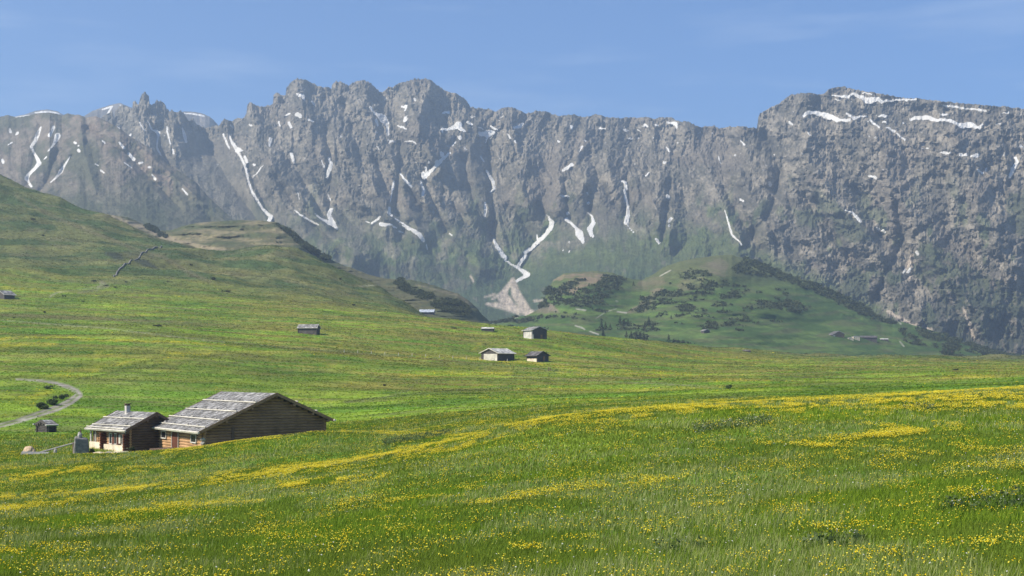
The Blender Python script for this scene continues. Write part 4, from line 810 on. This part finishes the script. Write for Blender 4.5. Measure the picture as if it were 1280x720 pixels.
# ---- things around the huts
def gpt(u,y,d):
    p=P3(u,y,d); p.z=M.ground(p.x,p.y); return p
def thing1(name,label,cat,mb,mat,loc,rz=0,group=None):
    o=mb.build(name,mat); o.location=loc; o.rotation_euler=(0,0,rz); return tag(o,label,cat,group)
p=gpt(101,567,140)
b=MB(); rr=random.Random(5)
b.hexa([(-.62,-.4,-.6),(.62,-.35,-.6),(.6,.45,-.6),(-.55,.4,-.6)],[(-.52,-.35,1.75),(.5,-.3,1.6),(.5,.35,1.7),(-.35,.35,1.95)])
r=empty('stone_block',p,math.radians(28),'upright grey stone block as tall as a door left of the chimney hut','stone')
bo=b.build('block',MW['darkstone'],r); bo.scale=(1.35,1.2,.97)
md=bo.modifiers.new('bevel','BEVEL'); md.width=.12; md.segments=2
MB().lump((-.1,0,1.9),(.22,.2,.32),seed=9,sub=2).build('top_stone',MW['stone'],r); MB().rod((-.02,0,2.0),(-.02,0,2.45),.07,n=6).build('peg',MW['black'],r)
p=gpt(68,565,141)
r=empty('log_rail',p,0,'sloping log rail on two rough blocks left of the stone block','rail')
MB().rod((-1.9,-.1,.05),(1.9,.5,1.15),.09,.07,n=7).build('rail_log',MW['stone'],r)
MB().lump((.05,.1,.25),(.22,.22,.42),seed=3,sub=1).build('support_block',MW['stone'],r); MB().rod((-1.0,0,-.3),(-1.0,0,.25),.12).build('post',MW['black'],r); MB().rod((1.75,.45,-.2),(1.75,.45,1.15),.1).build('post',MW['black'],r)
p=gpt(46,566,140); b=MB()
for i in range(6): b.hexa([(-1.5,-.5+i*.18,.0+.03*i),(1.1,-.45+i*.18,.12),(1.1,-.33+i*.18,.12),(-1.5,-.38+i*.18,.0+.03*i)],[(-1.5,-.5+i*.18,.1+.05*i),(1.1,-.45+i*.18,.24),(1.1,-.33+i*.18,.24),(-1.5,-.38+i*.18,.1+.05*i)])
thing1('board_pile','low pile of grey boards lying in the grass beside the tan rock','boards',b,MW['grey'],p,.15)
p=gpt(36,566,142); thing1('tan_boulder','rounded tan rock beside the board pile at the far left','rock',MB().lump((0,0,.25),(.62,.5,.52),seed=21,sub=3,jag=.2),MW['tanstone'],p)
p=gpt(202,560,139); b=MB(); b.rod((-1.15,0,.28),(1.15,.1,.42),.2,.18,n=9); b.rod((-.9,-.3,0),(-.9,.3,.05),.12); b.rod((.9,-.3,0),(.9,.3,.12),.12)
thing1('dark_log','dark log lying in the grass between the hut and the big barn','log',b,MW['black'],p)
for i,(u_,y_,w_,lb) in enumerate(((124,570,.75,'leftmost pale flat slab before the hut'),(136,571,.55,'pale flat slab before the hut, second from left'),(147,571,.8,'broad pale slab before the hut window wall'),(157,569,.5,'rightmost pale flat slab before the hut'))):
    p=gpt(u_,y_,139.5-i*.2); thing1('stone_slab',lb,'stone slab',MB().lump((0,0,.12),(w_,.4,.2),seed=31+i,sub=2,jag=.25),MW['stone' if i%2 else 'plaster'],p,0,'flat stones in front of the hut')

# ---- stone wall on the left hillside
pts=[(142,346),(146,341),(150,336),(155,331.5),(162,327.5),(171,324.5),(175,320.5),(178,316),(184,312.5),(192,310.5),(202,308)]
b=MB(); P_=[M.at(u_,y_) for u_,y_ in pts]; rr=random.Random(2)
for a,c_ in zip(P_[:-1],P_[1:]):
    k=max(2,int((c_-a).length/1.6))
    for i in range(k):
        q0=a.lerp(c_,i/k); q1=a.lerp(c_,(i+1)/k); h=rr.uniform(.45,.6); t=.28
        for qq in (q0,q1): qq.z=M.ground(qq.x,qq.y)
        b.hexa([(q0.x-t,q0.y-t,q0.z-1),(q0.x+t,q0.y-t,q0.z-1),(q1.x+t,q1.y+t,q1.z-1),(q1.x-t,q1.y+t,q1.z-1)],[(q0.x-t,q0.y-t,q0.z+h),(q0.x+t,q0.y-t,q0.z+h),(q1.x+t,q1.y+t,q1.z+h),(q1.x-t,q1.y+t,q1.z+h)],rr.random())
wl=b.build('dry_stone_wall',MW['darkstone']); tag(wl,'dry stone wall bending up the left hillside','wall')

# ---- foliage
def leaf_mat(name,c0,c1):
    m=bpy.data.materials.new(name); m.use_nodes=True; nt=m.node_tree; nt.nodes.clear(); o=nt.nodes.new('ShaderNodeOutputMaterial')
    a=N(nt,'ShaderNodeAttribute'); a.attribute_name='tone'; c=mixc(nt,a.outputs['Fac'],c0,c1)
    d=nt.nodes.new('ShaderNodeBsdfDiffuse'); t=nt.nodes.new('ShaderNodeBsdfTranslucent'); x=nt.nodes.new('ShaderNodeMixShader'); x.inputs[0].default_value=.25
    nt.links.new(c,d.inputs[0]); nt.links.new(c,t.inputs[0]); nt.links.new(d.outputs[0],x.inputs[1]); nt.links.new(t.outputs[0],x.inputs[2]); nt.links.new(x.outputs[0],o.inputs[0]); return m
LEAF=leaf_mat('shrub_leaves',(.06,.09,.035),(.15,.19,.08)); NEEDLE=leaf_mat('spruce_needles',(.014,.028,.014),(.05,.075,.030)); SCR=leaf_mat('scrub_needles',(.032,.042,.024),(.095,.110,.055))
def tris_mesh(name,c,size,tone,mat,rg,parent=None,up=.3):
    n=len(c); d1=rg.normal(size=(n,3)); d1/=np.linalg.norm(d1,axis=1)[:,None]; d2=np.cross(d1,rg.normal(size=(n,3))); d2/=np.linalg.norm(d2,axis=1)[:,None]
    s=size[:,None]; v=np.stack([c+d1*s,c-d1*s*.5+d2*s*.8,c-d1*s*.5-d2*s*.8],1).reshape(-1,3)
    return mesh_np(name,v,np.arange(3*n).reshape(-1,3),mat,{'tone':('F',np.repeat(tone,3))},parent=parent)
def shrub(u,y,wpx,hpx,label,sheet=None,n=260,mat=None,name='shrub',group=None,d=None):
    sh=sheet or M; p=sh.at(u,y) if d is None else gpt(u,y,d); k=p.y/F; w_=wpx*k/2; h_=hpx*k
    rg=np.random.default_rng(int(u*13+y)); r=empty(name,p,rg.random()*6,label,'shrub',group)
    lob=rg.normal(size=(6,3))*np.array([.45,.35,.2]); li=rg.integers(0,6,n)
    c=rg.normal(size=(n,3)); c/=np.linalg.norm(c,axis=1)[:,None]; c=lob[li]+c*(rg.random(n)**.4*.55)[:,None]
    c=c*np.array([w_*.8,w_*.8,h_*.5])+np.array([0,0,h_*.42]); c[:,2]=np.maximum(c[:,2],0)
    tris_mesh('foliage',c,rg.uniform(.10,.22,n)*max(w_,h_)**.8,rg.random(n),mat or LEAF,rg,parent=r)
    m=MB(); [m.rod((0,0,-.1),(rg.normal()*w_*.3,rg.normal()*w_*.3,h_*.5),.03+.02*h_,.01,n=5) for _ in range(4)]; m.build('stems',MW['dark'],r)
    return r
shrub(52,511,20,9,'leafy shrub on the inner edge of the earth road, lowest of the three',n=1100)
shrub(66,506,20,10,'largest leafy shrub inside the bend of the earth road',n=1200)
shrub(77,499,15,8,'shrub inside the road bend, uppermost of the three',n=400)
shrub(60,486,12,5,'low shrub where the earth road starts to curl',n=300)
shrub(108+7,566,7,9,'dark bushy plant right of the upright stone block',n=350,d=140,mat=SCR)
shrub(165,565,9,11,'dark little bush against the gable of the chimney hut',n=450,d=139,mat=SCR)
shrub(480,482.5,4,4,'lone dark shrub in the middle of the meadow right of the big barn',n=200,mat=SCR)
shrub(911,486,9,6,'round grey-green bush behind the near yellow ridge',n=350)
shrub(825,475,5,3,'tiny bush left of the round grey-green bush',n=150)
for u_,y_,w_,h_,lb in ((267,350,9,6,'single round dark bush on the left hillside'),(283,365,11,3.5,'flat wide bush below the round hillside bush'),(568,411,9,2.2,'low dark bush on the far meadow left of the wood store'),(1195,462.5,10,2,'low dark bush on the far meadow at the right'),
    (104.5,377,5,1.5,'small flat bush below the short pale track'),(116,352,8,2.5,'dark bush above the pale stones on the left slope'),(133,357.5,8,2,'narrow bush right of the pale stones'),(143,359.5,6,2,'short bush farthest right of the pale stones'),
    (157,352.8,6,1.3,'flat dark bush at the foot of the stone wall'),(198,408,14,2.5,'wide low hedge bush below the left hillside'),(56,391,4,3,'small dark bush left in the meadow beneath the brown strip'),(78.5,371,2.2,2.6,'small upright bush left of the pale track, outer one'),(82,371,2.2,2.6,'small upright bush touching the pale track'),
    (210,352,5,1.5,'small bush halfway between the stone wall and the round bush'),(205,353+1,3,1,'tiny bush close beside the small bush below the wall'),(425,349.5,4,3,'dark bush on the crest of the left hillside'),(442,382,6,3,'little bush left of the long blue-grey roof'),
    (18,398,3,2.2,'small bush beside the pale track at the left edge'),(53,299-4,6,3,'dark bush high on the left slope'),(40,275,8,4,'dark bush highest on the left slope'),(238,332,4,3,'small bush on the tan shoulder line'),(1008,441,6,1.5,'flat bush at the foot of the pasture hill')):
    shrub(u_,y_,w_,h_,lb,n=140,mat=SCR)
def conifer(u,y,hpx,label,sheet,wide=.26):
    p=sheet.at(u,y); h_=hpx*p.y/F; rg=np.random.default_rng(int(u*31+y*7)); r=empty('spruce_tree',p,0,label,'spruce','spruces below the pasture hills')
    m=MB(); m.rod((0,0,-.5),(0,0,h_*.95),.02*h_+.05,.02,n=6)
    for k in range(7):
        a=rg.random()*6.28; z=h_*(.2+.1*k); L_=h_*wide*(1-z/h_); m.rod((0,0,z),(math.cos(a)*L_,math.sin(a)*L_,z-.1*L_),.04,.01,n=4)
    m.build('trunk',MW['dark'],r)
    n=330; t=rg.random(n)**.75; z=h_*(.10+.9*t); a=rg.random(n)*6.28; lay=1-.28*((t*9)%1); rad=h_*wide*(1-t)*lay*rg.uniform(.35,1.05,n)*(1+.25*np.sin(a*3+rg.random()*6))
    c=np.stack([np.cos(a)*rad,np.sin(a)*rad,z-rad*.25],1)
    tris_mesh('crown',c,h_*.055*(1.25-t)*rg.uniform(.7,1.4,n),rg.random(n),NEEDLE,rg,parent=r)
for i,(u_,y_,h_,lb) in enumerate(((752,411,9,'taller of two spruces standing apart above the white path'),(757,410.5,7,'shorter of two spruces standing apart above the white path'),(754,423,10,'broad spruce beside the pale end of the white path'),
    (775,406,9,'spruce at the left end of the middle thicket'),(780,407,7.5,'spruce in the middle thicket, second from left'),(785,405,6,'short spruce at the right of the middle thicket'),(811,408,10,'tall spruce rising from the thicket right of centre'),(806,410,6.5,'short spruce left of that tall thicket spruce'),(816,410,6,'short spruce right of that tall thicket spruce'),
    (783,422,7,'leftmost spruce of the lower row'),(789,424,8.5,'lower row spruce, second from left'),(795,425,10,'lower row spruce, third from left'),(800,425.5,9,'lower row spruce, fourth from left'),(805,427,9.5,'slim dark spruce near the right end of the lower row'),(809,427,6,'smallest spruce ending the lower row'),
    (836,430,10,'tallest spruce of the low line right of the lower row'),(842,430.5,6,'spruce just right of the tallest in the low line'),(848,431.5,6.5,'spruce in the middle of the low line'),(855,432.5,6,'spruce right of the middle of the low line'),(861,433,5.5,'spruce near the right end of the low line'),(868,434,5,'last low spruce at the right end of the line'),
    (932,364,3.5,'tiny lone spruce on top of the pasture knoll'),(792,357,5,'tiny lone spruce beside the tan mound'),(763,410,5,'low spruce between the two groups'),(1185,444,10,'dark spruce at the right end of the pasture'),(1190,443,8,'spruce leaning to the dark spruce at the right'),(839,398,4,'tiny spruce at the foot of the round scrub patch'),(904,387,3.5,'tiny spruce above the far mountain hut'),(1182,446,6,'shorter spruce left of the dark spruce at the right'))):
    conifer(u_,y_+.5,h_*1.35,lb,P,wide=.34)
# dwarf pine scrub that covers whole patches of the hills
def scrub(sheet,pm,n,name,label,seed,s0,s1):
    P0_,ri,ci=sheet.scatter(n,np.where(pm>.45,1.,0.)*(sheet.par[:,None]<3.02),seed)
    rg=np.random.default_rng(seed); k=7; sz=rg.uniform(s0,s1,n)
    c=P0_[:,None,:]+rg.normal(size=(n,k,3))*sz[:,None,None]*np.array([.55,.55,.22])+np.array([0,0,.45])*sz[:,None,None]
    o=tris_mesh(name,c.reshape(-1,3),np.repeat(sz,k)*rg.uniform(.35,.7,n*k),np.clip(np.repeat(rg.random(n),k)*.7+.3*rg.random(n*k),0,1),SCR,rg)
    tag(o,label,'scrub',kind='stuff'); return o
scrub(P,pm,15000,'pine_scrub','dark dwarf pine scrub covering patches of the pasture hills',3,1.2,2.8)
scrub(T,pmT,3500,'hill_scrub','dark dwarf pine scrub on the tawny hill',4,1.0,2.2)

# ---- grass and flowers of the near meadow
def leaf2(name,rough=.6):
    m=bpy.data.materials.new(name); m.use_nodes=True; nt=m.node_tree; nt.nodes.clear(); o=nt.nodes.new('ShaderNodeOutputMaterial')
    a=N(nt,'ShaderNodeAttribute'); a.attribute_name='Col'
    d=nt.nodes.new('ShaderNodeBsdfDiffuse'); t=nt.nodes.new('ShaderNodeBsdfTranslucent'); x=nt.nodes.new('ShaderNodeMixShader'); x.inputs[0].default_value=.35
    nt.links.new(a.outputs['Color'],d.inputs[0]); nt.links.new(a.outputs['Color'],t.inputs[0]); nt.links.new(d.outputs[0],x.inputs[1]); nt.links.new(t.outputs[0],x.inputs[2]); nt.links.new(x.outputs[0],o.inputs[0]); return m
GRASS=leaf2('grass_blade'); PETAL=leaf2('flower_petal')
UU=M.UU; YYp=M.Y(); DD=M.D; XX=M.X()
mg=90+9*F/np.maximum(DD,20)
inview=sm(-mg,-mg*.7,UU)*sm(1280+mg,1280+mg*.7,UU)*(DD>16)*(DD<172)*(YYp<900)
pale=sm(-.05,.4,fbm(XX/9,DD/13,4,903)+.45*fbm(XX/2.6,DD/4,3,905)); lush=sm(.1,.5,fbm(XX/8,DD/14,4,907))
for pts in ([(427,600,10),(640,580,20),(860,560,14)],[(430,720,14),(640,660,20),(700,650,8)],[(1100,530,8),(1280,520,8)],[(860,590,10),(1000,570,10)],[(340,560,4),(427,548,6)]):
    pale=np.maximum(pale,.9*stroke(UU,YYp,pts,14)*(DD<200)*sm(-.6,.2,fbm(XX/3,DD/5,3,909)))
dark=np.zeros_like(XX)
for pts in ([(1180,640,14),(1290,632,18)],[(820,695,8),(880,690,8)],[(1000,690,6),(1080,680,8)],[(480,555,3),(520,548,4),(560,542,3)],[(870,540,8),(960,528,6)],[(1130,512,3),(1165,513,3)]):
    dark=np.maximum(dark,stroke(UU,YYp,pts,8)*(DD<200))
Nb=1000000
wgt=inview*np.maximum(DD,20.)**-1.55*(1-.3*dark)
P0_,ri,ci=M.scatter(Nb,wgt,11); rg=np.random.default_rng(12)
dd=P0_[:,1]; pl_=pale[ri,ci]; dk=dark[ri,ci]; ls=lush[ri,ci]
isp=rg.random(Nb)<pl_*.33
h=(rg.uniform(.07,.17,Nb)+.06*ls)*(1+.5*isp)*(1+.25*np.clip((dd-60)/80,0,1)); wd=rg.uniform(.007,.013,Nb)*(dd/28)**.9*np.where(isp,.75,1)+dk*.02
az=rg.random(Nb)*6.283; lean=rg.normal(size=(Nb,2))*.28+np.array([.16,0])
off=np.stack([np.cos(az)*wd,np.sin(az)*wd,np.zeros(Nb)],1)
tip=P0_+np.stack([lean[:,0]*h,lean[:,1]*h,h],1); bs=P0_-np.array([0,0,.02])
V_=np.stack([bs-off,bs+off,tip],1).reshape(-1,3)
bc=base[ri,ci]*0
g0=np.array([.095,.165,.014]); g1=np.array([.235,.32,.032]); gp=np.array([.37,.40,.15]); gd=np.array([.05,.10,.022])
t=rg.random(Nb)[:,None]; col=g0*(1-t)+g1*t; col=col*(1-.35*(1-ls)[:,None])+np.array([.10,.11,.03])*(.35*(1-ls))[:,None]
col=np.where(isp[:,None],gp*rg.uniform(.6,1.15,(Nb,1)),col); col=col*(1-dk[:,None]*.6)+gd*dk[:,None]*.6
cv=np.repeat(col,3,axis=0).astype(f32)
gr_=mesh_np('meadow_grass',V_,np.arange(3*Nb).reshape(-1,3),GRASS,{'Col':('C',cv)}); tag(gr_,'green grass and pale seed stalks of the near meadow','grass',kind='stuff')
# flowers
def flowers(n,wgt,name,label,cols,r0,r1,hmin,hmax,seed,grow=.6):
    P0_,ri,ci=M.scatter(n,wgt,seed); rg=np.random.default_rng(seed+1); d=P0_[:,1]
    r=rg.uniform(r0,r1,n)*(1+grow*np.clip((d-30)/100,0,1)); hh=rg.uniform(hmin,hmax,n)
    a0=rg.random(n)*6.28; V=[]
    tilt=rg.normal(size=(n,2))*.35
    for k in range(4):
        a=a0+k*1.5708; V.append(np.stack([np.cos(a)*r,np.sin(a)*r,(np.cos(a)*tilt[:,0]+np.sin(a)*tilt[:,1])*r],1))
    V.append(np.stack([0*r,0*r,r*.7],1)); V.append(np.stack([0*r,0*r,-r*.6],1))
    V.append(np.stack([.10*r,0*r,-r*.5],1)); V.append(np.stack([-.10*r,0*r,-r*.5],1)); V.append(np.stack([0*r,0*r,-hh],1))
    V=np.stack(V,1)+(P0_+np.stack([0*hh,0*hh,hh],1))[:,None,:]
    F_=np.array([(0,1,4),(1,2,4),(2,3,4),(3,0,4),(1,0,5),(2,1,5),(3,2,5),(0,3,5),(6,7,8)]); F_=(np.arange(n)[:,None,None]*9+F_[None]).reshape(-1,3)
    ci_=rg.integers(0,len(cols),n); c=np.array(cols)[ci_]*rg.uniform(.8,1.1,(n,1)); c=np.repeat(c[:,None,:],9,axis=1); c[:,6:]=(.06,.11,.02)
    o=mesh_np(name,V.reshape(-1,3),F_,PETAL,{'Col':('C',c.reshape(-1,3).astype(f32))}); tag(o,label,'flowers',kind='stuff')
pt_=sm(-.2,.35,fbm(XX/1.3,DD/1.9,3,921)+.4*fbm(XX/5,DD/8,3,925))
wf=inview*(YELM*pt_*(1-.4*(DD>120))+.055*pt_)*np.maximum(DD,20)**-.55
flowers(250000,wf,'yellow_flowers','yellow globeflowers and buttercups in bands across the near meadow',[(.84,.68,.04),(.88,.76,.10),(.82,.62,.02),(.74,.70,.12)],.011,.022,.12,.22,51,.75)
flowers(1500,inview*(DD<80)*(.2+dark*4+pale*.5),'white_flowers','scattered white flower heads among the near grass',[(.75,.74,.66)],.012,.022,.2,.32,61)
# broad dark-leaved herbs in the damp hollows
n_=4000; P0_,ri,ci=M.scatter(n_,inview*(dark>.3),71); rg=np.random.default_rng(72)
c=P0_+np.stack([rg.normal(size=n_)*.05,rg.normal(size=n_)*.05,rg.uniform(.03,.26,n_)],1)
o=tris_mesh('broad_leaf_herbs',c,rg.uniform(.03,.075,n_),rg.random(n_),LEAF,rg); tag(o,'dark broad-leaved herbs in damp hollows of the near meadow','herbs',kind='stuff')
# ---- coarse tussocks that give the farther meadow its grain
w2=(UU>-60)*(UU<1340)*(DD>150)*(DD<1150)*np.maximum(DD,20.)**-1.25
n_=330000; P0_,ri,ci=M.scatter(n_,w2,81); rg=np.random.default_rng(82); d_=P0_[:,1]; k_=(d_/200)
wd=rg.uniform(.07,.30,n_)*k_**.85; h=rg.uniform(.05,.15,n_)*k_**.45; az=rg.normal(size=n_)*.9; lean=rg.normal(size=(n_,2))*.5
off=np.stack([np.cos(az)*wd,np.sin(az)*wd,0*wd],1); tip=P0_+np.stack([lean[:,0]*h,lean[:,1]*h,h],1); bs=P0_-np.array([0,0,.03])
V_=np.stack([bs-off,bs+off,tip],1).reshape(-1,3)
bc=base[ri,ci].astype(float); yl=YELM[ri,ci]; t=rg.random(n_)[:,None]
col=bc*(1.02+.42*t)+np.array([.03,.03,.0])*rg.random((n_,1))
isy=rg.random(n_)<(yl*.42*(d_<720)); col=np.where(isy[:,None],np.array([.68,.56,.04])*rg.uniform(.7,1.1,(n_,1)),col)
keep=(road[ri,ci]<.3); V_=V_.reshape(-1,3,3)[keep].reshape(-1,3); col=col[keep]; n_=len(col)
o=mesh_np('meadow_tussocks',V_,np.arange(3*n_).reshape(-1,3),GRASS,{'Col':('C',np.repeat(col,3,axis=0).astype(f32))}); tag(o,'grass tussocks and flower tufts across the farther meadow','grass',kind='stuff')

# ---------------- haze: one even volume around everything
bpy.ops.mesh.primitive_cube_add(size=1)
hz=bpy.context.object; hz.name='haze'; zt=765; zb=-95
hz.scale=(15000,9400,zt-zb); hz.location=(0,4300,(zt+zb)/2)
hm=bpy.data.materials.new('haze_air'); hm.use_nodes=True; t=hm.node_tree; t.nodes.remove(t.nodes['Principled BSDF'])
pv=t.nodes.new('ShaderNodeVolumePrincipled'); pv.inputs['Density'].default_value=HAZE_DENSITY; pv.inputs['Color'].default_value=(.62,.80,1.0,1); pv.inputs['Anisotropy'].default_value=.35
t.links.new(pv.outputs[0],t.nodes['Material Output'].inputs['Volume']); hz.data.materials.append(hm); tag(hz,'thin blue summer haze in the air','haze',kind='stuff')
